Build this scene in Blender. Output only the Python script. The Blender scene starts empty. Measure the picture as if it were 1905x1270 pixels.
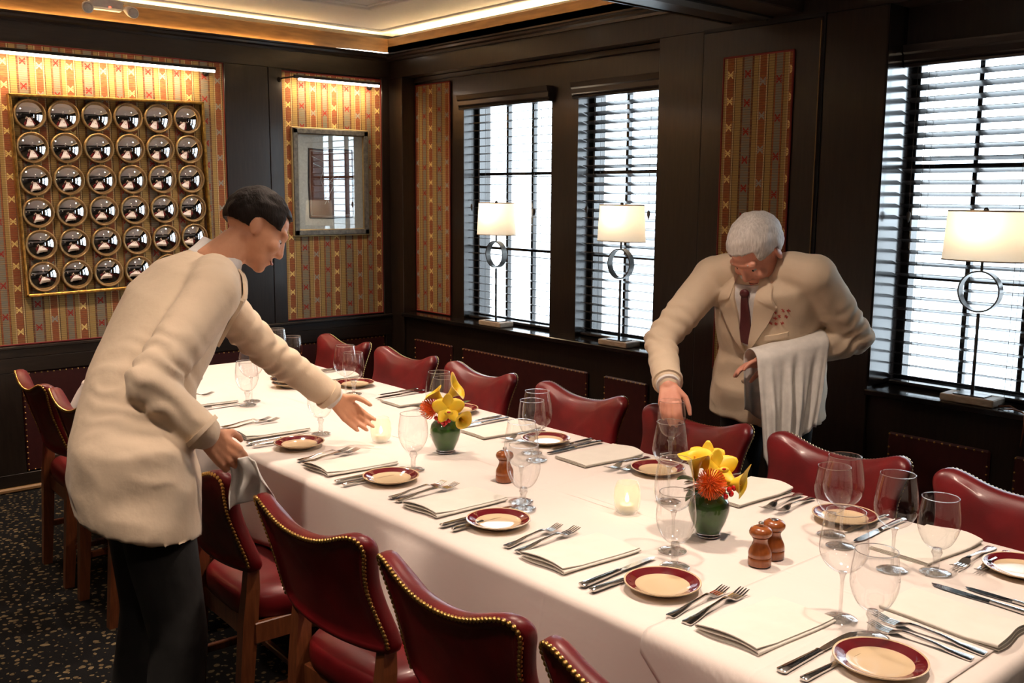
import bpy, bmesh, math, random
from math import sin, cos, pi, radians, sqrt
from mathutils import Vector, Matrix, noise
from mathutils.bvhtree import BVHTree
random.seed(7)
SC = bpy.context.scene
COL = SC.collection
V = Vector

# ------------------------------------------------------------------ camera
def make_camera():
    yaw, pitch, roll = radians(139.0901), radians(8.4947), radians(-0.3793)
    f = V((cos(yaw)*cos(pitch), sin(yaw)*cos(pitch), -sin(pitch)))
    r = V((sin(yaw), -cos(yaw), 0)); d = f.cross(r)
    c, s = cos(roll), sin(roll)
    r2 = c*r + s*d; d2 = -s*r + c*d
    cam = bpy.data.cameras.new('camera'); o = bpy.data.objects.new('camera', cam); COL.objects.link(o)
    m = Matrix(((r2.x, -d2.x, -f.x), (r2.y, -d2.y, -f.y), (r2.z, -d2.z, -f.z)))
    o.matrix_world = Matrix.Translation((0, 0, 1.62)) @ m.to_4x4()
    cam.lens = 1823.57/1905*36; cam.sensor_width = 36; cam.clip_start = 0.02; cam.clip_end = 200
    SC.camera = o
make_camera()

# ------------------------------------------------------------------ sky, lights, exposure
w = bpy.data.worlds.new('overcast_sky'); SC.world = w; w.use_nodes = True
bg = w.node_tree.nodes['Background']
bg.inputs['Color'].default_value = (0.80, 0.91, 1.0, 1); bg.inputs['Strength'].default_value = 11.0
SC.view_settings.view_transform = 'Standard'; SC.view_settings.look = 'None'
SC.view_settings.exposure = 0.1; SC.view_settings.gamma = 1.0; SC.view_settings.use_curve_mapping = False
SC.cycles.max_bounces = 10; SC.cycles.diffuse_bounces = 4; SC.cycles.glossy_bounces = 5
SC.cycles.transparent_max_bounces = 24; SC.cycles.transmission_bounces = 8
SC.cycles.caustics_reflective = False; SC.cycles.caustics_refractive = False
SC.cycles.sample_clamp_indirect = 6.0

def lamp(name, kind, loc, energy, color, rot=(0, 0, 0), **kw):
    l = bpy.data.lights.new(name, kind); o = bpy.data.objects.new(name, l); COL.objects.link(o)
    l.energy = energy; l.color = color; o.location = loc; o.rotation_euler = rot
    for k, v in kw.items(): setattr(l, k, v)
    return o
WARM = (1.0, 0.77, 0.61)
ZC = 2.69                      # ceiling height
DOWN = [(-0.85, 1.95, 108, 100), (-1.85, 1.95, 108, 100), (-2.1, 0.3, 90, 110), (-2.95, 1.95, 105, 100), (-4.05, 1.95, 90, 105),
        (-0.6, 0.1, 60, 110), (-4.75, 0.9, 85, 130), (-4.75, 2.75, 66, 130), (0.9, 1.4, 45, 110)]
for i, (x, y, e, a) in enumerate(DOWN):
    lamp('downlight_lamp', 'SPOT', (x, y, ZC-0.03), e, WARM, spot_size=radians(a), spot_blend=0.9, shadow_soft_size=0.045)

# ------------------------------------------------------------------ mesh helpers
class MB:
    def __init__(s): s.v = []; s.f = []
    def add(s, vs, fs):
        b = len(s.v); s.v += [tuple(p) for p in vs]; s.f += [tuple(i+b for i in f) for f in fs]; return s
    def box(s, x0, x1, y0, y1, z0, z1, c=0.0):
        if c <= 0:
            vs = [(x, y, z) for z in (z0, z1) for y in (y0, y1) for x in (x0, x1)]
            return s.add(vs, [(0, 2, 3, 1), (4, 5, 7, 6), (0, 1, 5, 4), (2, 6, 7, 3), (0, 4, 6, 2), (1, 3, 7, 5)])
        c = min(c, (x1-x0)*.49, (y1-y0)*.49, (z1-z0)*.49)
        lo, hi = (x0, y0, z0), (x1, y1, z1); vs = []; idx = {}
        for cx in (0, 1):
            for cy in (0, 1):
                for cz in (0, 1):
                    k = (cx, cy, cz)
                    for a in range(3):
                        p = []
                        for b in range(3):
                            e = hi[b] if k[b] else lo[b]
                            if b != a: e += -c if k[b] else c
                            p.append(e)
                        idx[k, a] = len(vs); vs.append(tuple(p))
        fs = []
        for a in range(3):
            b, d = (a+1) % 3, (a+2) % 3
            for e in (0, 1):
                q = []
                for (i, j) in ((0, 0), (1, 0), (1, 1), (0, 1)):
                    k = [0, 0, 0]; k[a] = e; k[b] = i; k[d] = j; q.append(idx[tuple(k), a])
                fs.append(tuple(q) if e else tuple(reversed(q)))
        for a in range(3):
            b, d = (a+1) % 3, (a+2) % 3
            for i in (0, 1):
                for j in (0, 1):
                    k0 = [0, 0, 0]; k0[b] = i; k0[d] = j; k1 = k0[:]; k1[a] = 1
                    q = (idx[tuple(k0), b], idx[tuple(k1), b], idx[tuple(k1), d], idx[tuple(k0), d])
                    fs.append(q if (i == j) else tuple(reversed(q)))
        for k in [(i, j, l) for i in (0, 1) for j in (0, 1) for l in (0, 1)]:
            t = (idx[k, 0], idx[k, 1], idx[k, 2]); fs.append(t if sum(k) % 2 else tuple(reversed(t)))
        return s.add(vs, fs)
    def rings(s, rs, closed=True, cap0=True, cap1=True, loop=False):
        """rs: list of equal-length point rings"""
        n = len(rs[0]); vs = [p for r in rs for p in r]; fs = []
        m = len(rs)
        for i in range(m if loop else m-1):
            a, b = i*n, ((i+1) % m)*n
            for j in range(n if closed else n-1):
                k = (j+1) % n
                fs.append((a+j, a+k, b+k, b+j))
        if closed and not loop:
            if cap0: fs.append(tuple(reversed(range(n))))
            if cap1: fs.append(tuple((m-1)*n+j for j in range(n)))
        return s.add(vs, fs)
    def lathe(s, prof, n=24, cx=0, cy=0, cz=0, cap0=True, cap1=True):
        rs = [[(cx+r*cos(2*pi*j/n), cy+r*sin(2*pi*j/n), cz+z) for j in range(n)] for r, z in prof]
        return s.rings(rs, True, cap0, cap1)
    def tube(s, pts, rad, n=8, cap=True, loop=False):
        pts = [V(p) for p in pts]; m = len(pts)
        rad = rad if isinstance(rad, (list, tuple)) else [rad]*m
        rs = []; up = None
        for i, p in enumerate(pts):
            if loop: t = pts[(i+1) % m]-pts[i-1]
            else: t = pts[min(i+1, m-1)]-pts[max(i-1, 0)]
            t.normalize()
            if up is None:
                up = V((0, 0, 1)) if abs(t.z) < .9 else V((1, 0, 0))
            up = (up-t*up.dot(t)).normalized(); sd = t.cross(up)
            rs.append([p+(up*cos(2*pi*j/n)+sd*sin(2*pi*j/n))*rad[i] for j in range(n)])
        return s.rings(rs, True, cap, cap, loop)
    def capsule(s, p0, p1, r0, r1, n=14, k=4):
        p0, p1 = V(p0), V(p1); t = (p1-p0).normalized(); pts = []; rad = []
        for i in range(k+1):
            a = -pi/2+pi/2*i/k; pts.append(p0+t*r0*sin(a)); rad.append(max(r0*cos(a), r0*.05))
        for i in range(k+1):
            a = pi/2*i/k; pts.append(p1+t*r1*sin(a)); rad.append(max(r1*cos(a), r1*.05))
        up = V((0, 0, 1)) if abs(t.z) < .9 else V((1, 0, 0)); up = (up-t*up.dot(t)).normalized(); sd = t.cross(up)
        return s.rings([[p+(up*cos(2*pi*j/n)+sd*sin(2*pi*j/n))*r for j in range(n)] for p, r in zip(pts, rad)])
    def ellipsoid(s, c, ax, ra, n=18, k=10):
        c = V(c); a, b, d = [V(q).normalized()*r for q, r in zip(ax, ra)]
        rs = []
        for i in range(k+1):
            t = -pi/2+pi*i/k; cr = max(cos(t), .02)
            rs.append([c+d*sin(t)+(a*cos(2*pi*j/n)+b*sin(2*pi*j/n))*cr for j in range(n)])
        return s.rings(rs)
    def xf(s, M):
        s.v = [tuple(M @ V(p)) for p in s.v]; return s
    def mesh(s, name):
        me = bpy.data.meshes.new(name); me.from_pydata(s.v, [], s.f); me.update(); return me
    def build(s, name, mat=None, parent=None, smooth=False, loc=None, rot=None, fix=True, angle=None):
        me = s.mesh(name)
        if fix:
            bm = bmesh.new(); bm.from_mesh(me); bmesh.ops.recalc_face_normals(bm, faces=bm.faces); bm.to_mesh(me); bm.free()
        if smooth:
            me.polygons.foreach_set('use_smooth', [True]*len(me.polygons))
            if angle: me.set_sharp_from_angle(angle=radians(angle))
        return link(name, me, mat, parent, loc, rot)

def link(name, me, mat=None, parent=None, loc=None, rot=None):
    o = bpy.data.objects.new(name, me); COL.objects.link(o)
    if mat and not me.materials: me.materials.append(mat)
    if parent: o.parent = parent
    if loc is not None: o.location = loc
    if rot is not None: o.rotation_euler = rot
    return o
def tag(o, label, cat, group=None):
    o['label'] = label; o['category'] = cat
    if group: o['group'] = group
    return o
def thing(name, label, cat, loc=(0, 0, 0), rotz=0, group=None):
    o = bpy.data.objects.new(name, None); COL.objects.link(o); o.empty_display_size = .05
    o.location = loc; o.rotation_euler = (0, 0, rotz)
    return tag(o, label, cat, group)
def struct(o): o['kind'] = 'structure'; return o
def stuff(o): o['kind'] = 'stuff'; return o
def copy_tree(o, parent=None):
    c = o.copy(); COL.objects.link(c); c.parent = parent
    for ch in list(o.children): copy_tree(ch, c)
    return c

# ------------------------------------------------------------------ material helpers
def newmat(name):
    m = bpy.data.materials.new(name); m.use_nodes = True; nt = m.node_tree
    return m, nt, nt.nodes['Principled BSDF']
def nd(nt, t, **kw):
    n = nt.nodes.new(t)
    for k, v in kw.items():
        if k.startswith('i_'):
            key = k[2:]; n.inputs[int(key) if key.isdigit() else key.replace('_', ' ')].default_value = v
        else: setattr(n, k, v)
    return n
def lk(nt, a, b): nt.links.new(a, b)
def mth(nt, op, a, b=None, clamp=False):
    n = nt.nodes.new('ShaderNodeMath'); n.operation = op; n.use_clamp = clamp
    for i, q in enumerate((a, b)):
        if q is None: continue
        if isinstance(q, (int, float)): n.inputs[i].default_value = q
        else: nt.links.new(q, n.inputs[i])
    return n.outputs[0]
def mixc(nt, fac, a, b, blend='MIX'):
    n = nt.nodes.new('ShaderNodeMix'); n.data_type = 'RGBA'; n.blend_type = blend
    for i, q in ((0, fac), (6, a), (7, b)):
        if isinstance(q, (int, float)): n.inputs[i].default_value = q
        elif isinstance(q, tuple): n.inputs[i].default_value = (*q[:3], 1)
        else: nt.links.new(q, n.inputs[i])
    return n.outputs[2]
def noise_tex(nt, scale, detail=4, rough=.55, mapscale=None, coord='Object'):
    tc = nd(nt, 'ShaderNodeTexCoord'); n = nd(nt, 'ShaderNodeTexNoise'); n.inputs['Scale'].default_value = scale
    n.inputs['Detail'].default_value = detail; n.inputs['Roughness'].default_value = rough
    src = tc.outputs[coord]
    if mapscale:
        mp = nd(nt, 'ShaderNodeMapping'); mp.inputs['Scale'].default_value = mapscale; lk(nt, src, mp.inputs[0]); src = mp.outputs[0]
    lk(nt, src, n.inputs['Vector']); return n
def bump(nt, b, h, strength, dist=.01):
    bp = nd(nt, 'ShaderNodeBump'); bp.inputs['Strength'].default_value = strength; bp.inputs['Distance'].default_value = dist
    lk(nt, h, bp.inputs['Height']); lk(nt, bp.outputs[0], b.inputs['Normal'])
def simple(name, col, rough=.5, metal=0., col2=None, nscale=30, mapscale=None, bmp=0, bscale=None, coat=0, spec=.5, sheen=0, bdist=.004):
    m, nt, b = newmat(name)
    b.inputs['Base Color'].default_value = (*col, 1); b.inputs['Roughness'].default_value = rough; b.inputs['Metallic'].default_value = metal
    b.inputs['Coat Weight'].default_value = coat; b.inputs['Coat Roughness'].default_value = .12; b.inputs['Specular IOR Level'].default_value = spec
    b.inputs['Sheen Weight'].default_value = sheen
    n = noise_tex(nt, nscale, mapscale=mapscale)
    c2 = col2 if col2 else tuple(c*.82 for c in col)
    cr = nd(nt, 'ShaderNodeMapRange', i_1=.32, i_2=.68); lk(nt, n.outputs[0], cr.inputs[0])
    lk(nt, mixc(nt, cr.outputs[0], col, c2), b.inputs['Base Color'])
    if bmp:
        n2 = noise_tex(nt, bscale or nscale, mapscale=mapscale) if bscale else n
        bump(nt, b, n2.outputs[0], bmp, bdist)
    return m
def emit(name, col, s):
    m, nt, b = newmat(name); b.inputs['Base Color'].default_value = (*col, 1)
    b.inputs['Emission Color'].default_value = (*col, 1); b.inputs['Emission Strength'].default_value = s; return m

MAT = {}
MAT['wood_wall'] = simple('dark_stained_wood', (.021, .0130, .0088), .34, col2=(.011, .007, .0050), nscale=9, mapscale=(9, 9, .9), bmp=.12, coat=.25, bdist=.002)
MAT['wood_wall_h'] = simple('dark_stained_wood_rail', (.021, .0130, .0088), .34, col2=(.011, .007, .0050), nscale=9, mapscale=(.9, .9, 9), bmp=.12, coat=.25, bdist=.002)
MAT['sill'] = simple('dark_lacquered_sill', (.014, .010, .009), .16, col2=(.009, .007, .006), nscale=6, coat=.4)
MAT['slat'] = simple('dark_blind_slat', (.022, .017, .016), .30, col2=(.016, .012, .011), nscale=12, mapscale=(.6, 8, 8), coat=.3)
MAT['fascia'] = simple('bronze_wood_fascia', (.26, .135, .05), .38, col2=(.15, .075, .028), nscale=5, mapscale=(1.2, 1.2, 9), bmp=.1, bdist=.002)
MAT['ceil'] = simple('white_plaster', (.86, .85, .84), .8, col2=(.82, .81, .80), nscale=60, bmp=.05)
MAT['plainwall'] = simple('taupe_back_wall', (.14, .11, .09), .7, nscale=12)
MAT['black'] = simple('black_gap', (.006, .006, .006), .7)
MAT['toe'] = simple('honey_toe_strip', (.26, .14, .05), .5, nscale=20, mapscale=(2, 2, 10))
MAT['leather_wall'] = simple('dark_maroon_leather', (.050, .009, .008), .42, col2=(.036, .006, .006), nscale=25, bmp=.25, bscale=260, bdist=.001)
MAT['leather'] = simple('oxblood_leather', (.170, .0075, .010), .38, col2=(.085, .004, .006), nscale=7, bmp=.22, bscale=220, coat=.06, bdist=.001, spec=.4)
MAT['brass'] = simple('antique_brass', (.74, .47, .16), .28, 1., col2=(.60, .36, .11), nscale=60)
MAT['chairwood'] = simple('reddish_chair_wood', (.20, .062, .022), .32, col2=(.11, .032, .012), nscale=9, mapscale=(10, 10, 1.2), coat=.35, bmp=.08)
MAT['gilt'] = simple('rubbed_gilt', (.78, .46, .11), .30, .9, col2=(.36, .20, .06), nscale=45, bmp=.35, bdist=.003)
MAT['bronze_rim'] = simple('bronze_mirror_rim', (.55, .36, .16), .36, .7, col2=(.36, .22, .09), nscale=70, bmp=.2)
MAT['mirror'] = simple('convex_mirror_glass', (.93, .93, .94), .015, 1., col2=(.92, .92, .93))
MAT['pewter'] = simple('distressed_pewter_frame', (.17, .15, .115), .45, .35, col2=(.07, .065, .055), nscale=40, bmp=.4, bdist=.003)
MAT['palegilt'] = simple('pale_gilt_edge', (.48, .36, .17), .4, .6, nscale=60)
MAT['mat'] = simple('white_mount_board', (.80, .78, .74), .8, nscale=80)
MAT['print'] = simple('brown_print', (.20, .065, .030), .7, col2=(.14, .042, .020), nscale=14)
MAT['ink'] = simple('black_ink', (.012, .011, .012), .8)
MAT['white_line'] = simple('white_drawn_line', (.78, .74, .70), .8)
MAT['darkmetal'] = simple('blackened_metal', (.035, .030, .027), .34, .75, nscale=50)
MAT['lampmetal'] = simple('brushed_gunmetal', (.13, .125, .12), .30, .9, nscale=50)
MAT['travertine'] = simple('travertine_block', (.56, .45, .33), .5, col2=(.38, .28, .19), nscale=26, mapscale=(1, 1, 4), bmp=.2)
MAT['led'] = emit('warm_led', (1.0, .66, .30), 68)
MAT['tube'] = emit('picture_light_tube', (1.0, .86, .72), 7)
MAT['whiteplastic'] = simple('white_plastic', (.78, .76, .74), .35, nscale=40)
MAT['lens'] = simple('frosted_lens', (.62, .63, .64), .2, nscale=90, bmp=.3)
MAT['redled'] = emit('red_indicator', (1, .06, .03), 6)
MAT['downled'] = emit('downlight_glow', (1.0, .80, .58), 14)
MAT['steel'] = simple('polished_steel', (.78, .76, .73), .13, 1., col2=(.70, .68, .66), nscale=40)
MAT['millwood'] = simple('turned_cherry_wood', (.33, .095, .022), .26, col2=(.22, .055, .012), nscale=10, mapscale=(8, 8, 1.5), coat=.5)
MAT['napkin'] = simple('ivory_cotton_napkin', (.80, .77, .70), .85, col2=(.76, .73, .66), nscale=18, bmp=.25, bscale=500, sheen=.15, bdist=.0008)
MAT['jacket'] = simple('beige_cotton_jacket', (.74, .60, .44), .82, col2=(.68, .55, .40), nscale=9, bmp=.3, bscale=14, sheen=.1, bdist=.012)
MAT['trousers'] = simple('black_wool', (.016, .016, .016), .8, col2=(.011, .011, .011), nscale=12, bmp=.3, bscale=10, bdist=.015)
MAT['shirt'] = simple('white_shirt', (.80, .78, .76), .8, nscale=30)
MAT['tie'] = simple('maroon_tie', (.085, .008, .012), .5, nscale=60)
MAT['skin'] = simple('skin', (.72, .37, .22), .5, col2=(.66, .31, .175), nscale=14, bmp=.08, bscale=120)
MAT['skin2'] = simple('ruddy_skin', (.68, .33, .23), .48, col2=(.60, .24, .16), nscale=12, bmp=.1, bscale=90)
MAT['hair_dark'] = simple('dark_brown_hair', (.016, .009, .006), .62, col2=(.008, .005, .004), nscale=60, mapscale=(3, 3, .6), bmp=.6, spec=.25)
MAT['hair_white'] = simple('white_hair', (.74, .70, .66), .6, col2=(.52, .48, .45), nscale=60, mapscale=(3, 3, .6), bmp=.6)
MAT['shoe'] = simple('black_shoe_leather', (.012, .012, .012), .25, coat=.3)
MAT['towel'] = simple('white_service_towel', (.78, .76, .72), .85, nscale=25, bmp=.2, bscale=12, bdist=.01)
MAT['redthread'] = simple('red_embroidery_thread', (.50, .045, .03), .7, nscale=80)
MAT['eye'] = simple('eye_white', (.7, .68, .65), .2)
MAT['iris'] = simple('dark_iris', (.03, .02, .015), .15)
MAT['lip'] = simple('lips', (.42, .13, .10), .5)
MAT['wax'] = simple('white_wax', (.80, .76, .68), .5)
MAT['yellow'] = simple('yellow_petal', (.86, .52, .012), .45, col2=(.78, .60, .05), nscale=22, bmp=.1)
MAT['spadix'] = simple('orange_spadix', (.80, .36, .02), .6, nscale=200, bmp=.4)
MAT['orange'] = simple('orange_pins', (.86, .20, .02), .5, col2=(.72, .10, .015), nscale=60)
MAT['berry'] = simple('red_berry', (.55, .012, .012), .22, coat=.4)
MAT['leafg'] = simple('dark_green_leaf', (.035, .125, .010), .35, col2=(.016, .065, .006), nscale=30, bmp=.15)
MAT['cord'] = simple('dark_cord', (.05, .04, .035), .7)
MAT['bulbglass'] = emit('warm_bulb', (1.0, .74, .42), 8)
MAT['flame'] = emit('candle_flame', (1.0, .66, .28), 20)
MAT['pavement'] = simple('pale_pavement', (.45, .45, .45), .85, nscale=3)

def glass_thin(name, tint=(1, 1, 1), base=.045, gain=.85, power=4.0):
    m, nt, b = newmat(name); nt.nodes.remove(b)
    lw = nd(nt, 'ShaderNodeLayerWeight', i_0=.5); f = mth(nt, 'POWER', lw.outputs['Facing'], power)
    f = mth(nt, 'MULTIPLY_ADD', f, gain); f.node.inputs[2].default_value = base
    t = nd(nt, 'ShaderNodeBsdfTransparent'); t.inputs[0].default_value = (*tint, 1)
    g = nd(nt, 'ShaderNodeBsdfGlossy'); g.inputs['Roughness'].default_value = .015; g.inputs[0].default_value = (.95, .95, .95, 1)
    mx = nd(nt, 'ShaderNodeMixShader'); lk(nt, f, mx.inputs[0]); lk(nt, t.outputs[0], mx.inputs[1]); lk(nt, g.outputs[0], mx.inputs[2])
    lk(nt, mx.outputs[0], nt.nodes['Material Output'].inputs[0]); return m
MAT['pane'] = glass_thin('window_glass', (.97, .99, 1), .04, .7)
MAT['picglass'] = glass_thin('picture_glass', (.96, .98, .97), .075, .8, 3.0)
MAT['bowl'] = glass_thin('wine_glass_bowl', (.98, .98, .978), .06, .8, 3.2)
MAT['foot'] = glass_thin('wine_glass_foot', (.97, .97, .965), .17, .7, 1.8)
def glass_solid(name, col=(1, 1, 1), rough=0.0):
    m, nt, b = newmat(name); b.inputs['Base Color'].default_value = (*col, 1); b.inputs['Roughness'].default_value = rough
    b.inputs['Transmission Weight'].default_value = 1; b.inputs['IOR'].default_value = 1.5; return m
MAT['glass'] = glass_solid('stem_glass')
def translucent(name, col, tr, rough=.6, fac=.6, clear=0):
    m, nt, b = newmat(name); b.inputs['Base Color'].default_value = (*col, 1); b.inputs['Roughness'].default_value = rough
    t = nd(nt, 'ShaderNodeBsdfTranslucent'); t.inputs[0].default_value = (*tr, 1)
    mx = nd(nt, 'ShaderNodeMixShader', i_0=fac); lk(nt, b.outputs[0], mx.inputs[1]); lk(nt, t.outputs[0], mx.inputs[2])
    n = noise_tex(nt, 140, mapscale=(1, 1, 3)); bump(nt, b, n.outputs[0], .2, .001); out = mx.outputs[0]
    if clear:
        tp = nd(nt, 'ShaderNodeBsdfTransparent'); m2 = nd(nt, 'ShaderNodeMixShader', i_0=clear); lk(nt, out, m2.inputs[1]); lk(nt, tp.outputs[0], m2.inputs[2]); out = m2.outputs[0]
    lk(nt, out, nt.nodes['Material Output'].inputs[0]); return m
MAT['shade'] = translucent('linen_lamp_shade', (.84, .79, .71), (.90, .84, .74), .8, .5)
MAT['frost'] = translucent('frosted_candle_glass', (.80, .84, .80), (.90, .92, .88), .25, .45, .70)

def cloth_mat():
    m, nt, b = newmat('white_tablecloth'); b.inputs['Roughness'].default_value = .82; b.inputs['Sheen Weight'].default_value = .12
    n = noise_tex(nt, 3.2, 5, .55); n2 = noise_tex(nt, 900, 2)
    cr = nd(nt, 'ShaderNodeMapRange', i_1=.3, i_2=.7); lk(nt, n.outputs[0], cr.inputs[0])
    lk(nt, mixc(nt, cr.outputs[0], (.81, .745, .70), (.77, .705, .66)), b.inputs['Base Color'])
    h = mth(nt, 'ADD', n.outputs[0], mth(nt, 'MULTIPLY', n2.outputs[0], .02))
    tc = nd(nt, 'ShaderNodeTexCoord'); sx = nd(nt, 'ShaderNodeSeparateXYZ'); lk(nt, tc.outputs['Object'], sx.inputs[0])
    for o_, per, off in ((0, .545, .30), (1, .62, .42)):     # pressed fold lines
        q = mth(nt, 'ABSOLUTE', mth(nt, 'SUBTRACT', mth(nt, 'FRACT', mth(nt, 'ADD', mth(nt, 'DIVIDE', sx.outputs[o_], per), off+20)), .5))
        mr = nd(nt, 'ShaderNodeMapRange', i_1=0., i_2=.012, i_3=.10, i_4=0.); lk(nt, q, mr.inputs[0]); h = mth(nt, 'ADD', h, mr.outputs[0])
    bump(nt, b, h, .35, .02); return m
MAT['cloth'] = cloth_mat()

def carpet_mat():
    m, nt, b = newmat('black_spotted_carpet'); b.inputs['Roughness'].default_value = .95; b.inputs['Specular IOR Level'].default_value = .15
    tc = nd(nt, 'ShaderNodeTexCoord'); n = nd(nt, 'ShaderNodeTexNoise'); n.inputs['Scale'].default_value = 26
    lk(nt, tc.outputs['Object'], n.inputs['Vector'])
    mx = nd(nt, 'ShaderNodeVectorMath', operation='MULTIPLY_ADD'); lk(nt, n.outputs['Color'], mx.inputs[0]); mx.inputs[1].default_value = (.03, .03, 0); lk(nt, tc.outputs['Object'], mx.inputs[2])
    v = nd(nt, 'ShaderNodeTexVoronoi', voronoi_dimensions='2D'); v.inputs['Scale'].default_value = 31; lk(nt, mx.outputs[0], v.inputs['Vector'])
    sep = nd(nt, 'ShaderNodeSeparateColor'); lk(nt, v.outputs['Color'], sep.inputs[0])
    th = mth(nt, 'MULTIPLY_ADD', sep.outputs[0], .26); th.node.inputs[2].default_value = .06
    f = mth(nt, 'LESS_THAN', v.outputs['Distance'], th)
    col = mixc(nt, sep.outputs[1], (.10, .072, .035), (.20, .15, .08))
    pile = noise_tex(nt, 400, 2)
    base = mixc(nt, f, (.005, .005, .0055), col)
    lk(nt, mixc(nt, .35, base, pile.outputs['Color'], 'MULTIPLY'), b.inputs['Base Color'])
    bump(nt, b, pile.outputs[0], .5, .004); return m
MAT['carpet'] = carpet_mat()

def plate_mat():
    m, nt, b = newmat('maroon_rimmed_china'); b.inputs['Roughness'].default_value = .10; b.inputs['Coat Weight'].default_value = .5; b.inputs['Coat Roughness'].default_value = .03
    tc = nd(nt, 'ShaderNodeTexCoord'); sx = nd(nt, 'ShaderNodeSeparateXYZ'); lk(nt, tc.outputs['Object'], sx.inputs[0])
    r = mth(nt, 'SQRT', mth(nt, 'ADD', mth(nt, 'MULTIPLY', sx.outputs[0], sx.outputs[0]), mth(nt, 'MULTIPLY', sx.outputs[1], sx.outputs[1])))
    inb = mth(nt, 'MULTIPLY', mth(nt, 'GREATER_THAN', r, .0605), mth(nt, 'LESS_THAN', r, .0815))
    up = nd(nt, 'ShaderNodeNewGeometry'); sz = nd(nt, 'ShaderNodeSeparateXYZ'); lk(nt, up.outputs['Normal'], sz.inputs[0])
    inb = mth(nt, 'MULTIPLY', inb, mth(nt, 'GREATER_THAN', sz.outputs[2], .1))
    n = noise_tex(nt, 40)
    mar = mixc(nt, n.outputs[0], (.155, .012, .018), (.115, .008, .012))
    lk(nt, mixc(nt, inb, (.72, .56, .36), mar), b.inputs['Base Color']); return m
MAT['plate'] = plate_mat()

def kilim_mat():
    P = .331
    m, nt, b = newmat('kilim_stripe_fabric'); b.inputs['Roughness'].default_value = .9; b.inputs['Specular IOR Level'].default_value = .2
    tc = nd(nt, 'ShaderNodeTexCoord'); sx = nd(nt, 'ShaderNodeSeparateXYZ'); lk(nt, tc.outputs['Object'], sx.inputs[0])
    u = mth(nt, 'FRACT', mth(nt, 'ADD', mth(nt, 'DIVIDE', sx.outputs[0], P), .05+100)); v = sx.outputs[2]   # u=.05 is the centre of the motif stripe
    RED, CREAM, OCH, MAR, GREY, DK = (.30, .070, .030), (.66, .50, .25), (.42, .29, .10), (.11, .030, .024), (.21, .215, .175), (.04, .02, .012)
    st = [(0, RED), (.105, DK), (.112, CREAM), (.130, DK), (.142, OCH), (.240, DK), (.247, MAR), (.272, GREY), (.405, MAR), (.430, DK), (.437, OCH), (.505, DK), (.512, CREAM),
          (.532, RED), (.640, CREAM), (.660, DK), (.672, OCH), (.760, DK), (.767, RED), (.790, GREY), (.890, RED), (.912, DK), (.918, OCH), (.978, CREAM), (.995, RED)]
    cr = nd(nt, 'ShaderNodeValToRGB'); cr.color_ramp.interpolation = 'CONSTANT'; el = cr.color_ramp.elements
    while len(el) > 1: el.remove(el[-1])
    el[0].position = 0; el[0].color = (*st[0][1], 1)
    for p, c in st[1:]: e = el.new(p); e.color = (*c, 1)
    lk(nt, u, cr.inputs[0]); col = cr.outputs[0]
    # woven weft streaks
    n = noise_tex(nt, 30, 3, .6, (1.2, 1, 9)); mr = nd(nt, 'ShaderNodeMapRange', i_1=.35, i_2=.65); lk(nt, n.outputs[0], mr.inputs[0])
    n3 = noise_tex(nt, 55, 2, .5, (.5, 1, 5)); mr3 = nd(nt, 'ShaderNodeMapRange', i_1=.50, i_2=.72); lk(nt, n3.outputs[0], mr3.inputs[0])
    col = mixc(nt, mth(nt, 'MULTIPLY', mr.outputs[0], .5), col, (.30, .19, .09))
    col = mixc(nt, mth(nt, 'MULTIPLY', mr3.outputs[0], .40), col, (.50, .24, .05))
    wv = mth(nt, 'ABSOLUTE', mth(nt, 'SUBTRACT', mth(nt, 'FRACT', mth(nt, 'MULTIPLY', v, 88.)), .5))
    col = mixc(nt, mth(nt, 'MULTIPLY', mth(nt, 'GREATER_THAN', wv, .36), .42), col, (.10, .05, .03))
    for c0, vs, off, hw, mc in ((.05, .118, .1, .0155, (.80, .60, .22)), (.338, .128, .55, .0155, (.30, .030, .022)), (.586, .150, .3, .015, (.30, .29, .24)), (.840, .168, .8, .0135, (.30, .030, .022))):
        du = mth(nt, 'ABSOLUTE', mth(nt, 'MULTIPLY', mth(nt, 'SUBTRACT', mth(nt, 'FRACT', mth(nt, 'ADD', mth(nt, 'SUBTRACT', u, c0), .5)), .5), P/hw))
        dv = mth(nt, 'ABSOLUTE', mth(nt, 'MULTIPLY', mth(nt, 'SUBTRACT', mth(nt, 'FRACT', mth(nt, 'ADD', mth(nt, 'DIVIDE', v, vs), off+50)), .5), vs/.018))
        diag = mth(nt, 'LESS_THAN', mth(nt, 'ABSOLUTE', mth(nt, 'SUBTRACT', du, dv)), .24)
        bar = mth(nt, 'LESS_THAN', dv, .14)
        tips = mth(nt, 'MULTIPLY', mth(nt, 'GREATER_THAN', du, .72), mth(nt, 'LESS_THAN', mth(nt, 'ABSOLUTE', mth(nt, 'SUBTRACT', dv, .45)), .16))
        s = mth(nt, 'MAXIMUM', mth(nt, 'MAXIMUM', diag, bar), tips)
        s = mth(nt, 'MULTIPLY', s, mth(nt, 'MULTIPLY', mth(nt, 'LESS_THAN', du, 1.), mth(nt, 'LESS_THAN', dv, 1.)))
        col = mixc(nt, s, col, mc)
    lk(nt, col, b.inputs['Base Color']); bump(nt, b, mth(nt, 'ADD', n.outputs[0], wv), .3, .002); return m
MAT['kilim'] = kilim_mat()
MAT['piping'] = simple('red_piping', (.22, .018, .014), .7, nscale=80)

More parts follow.
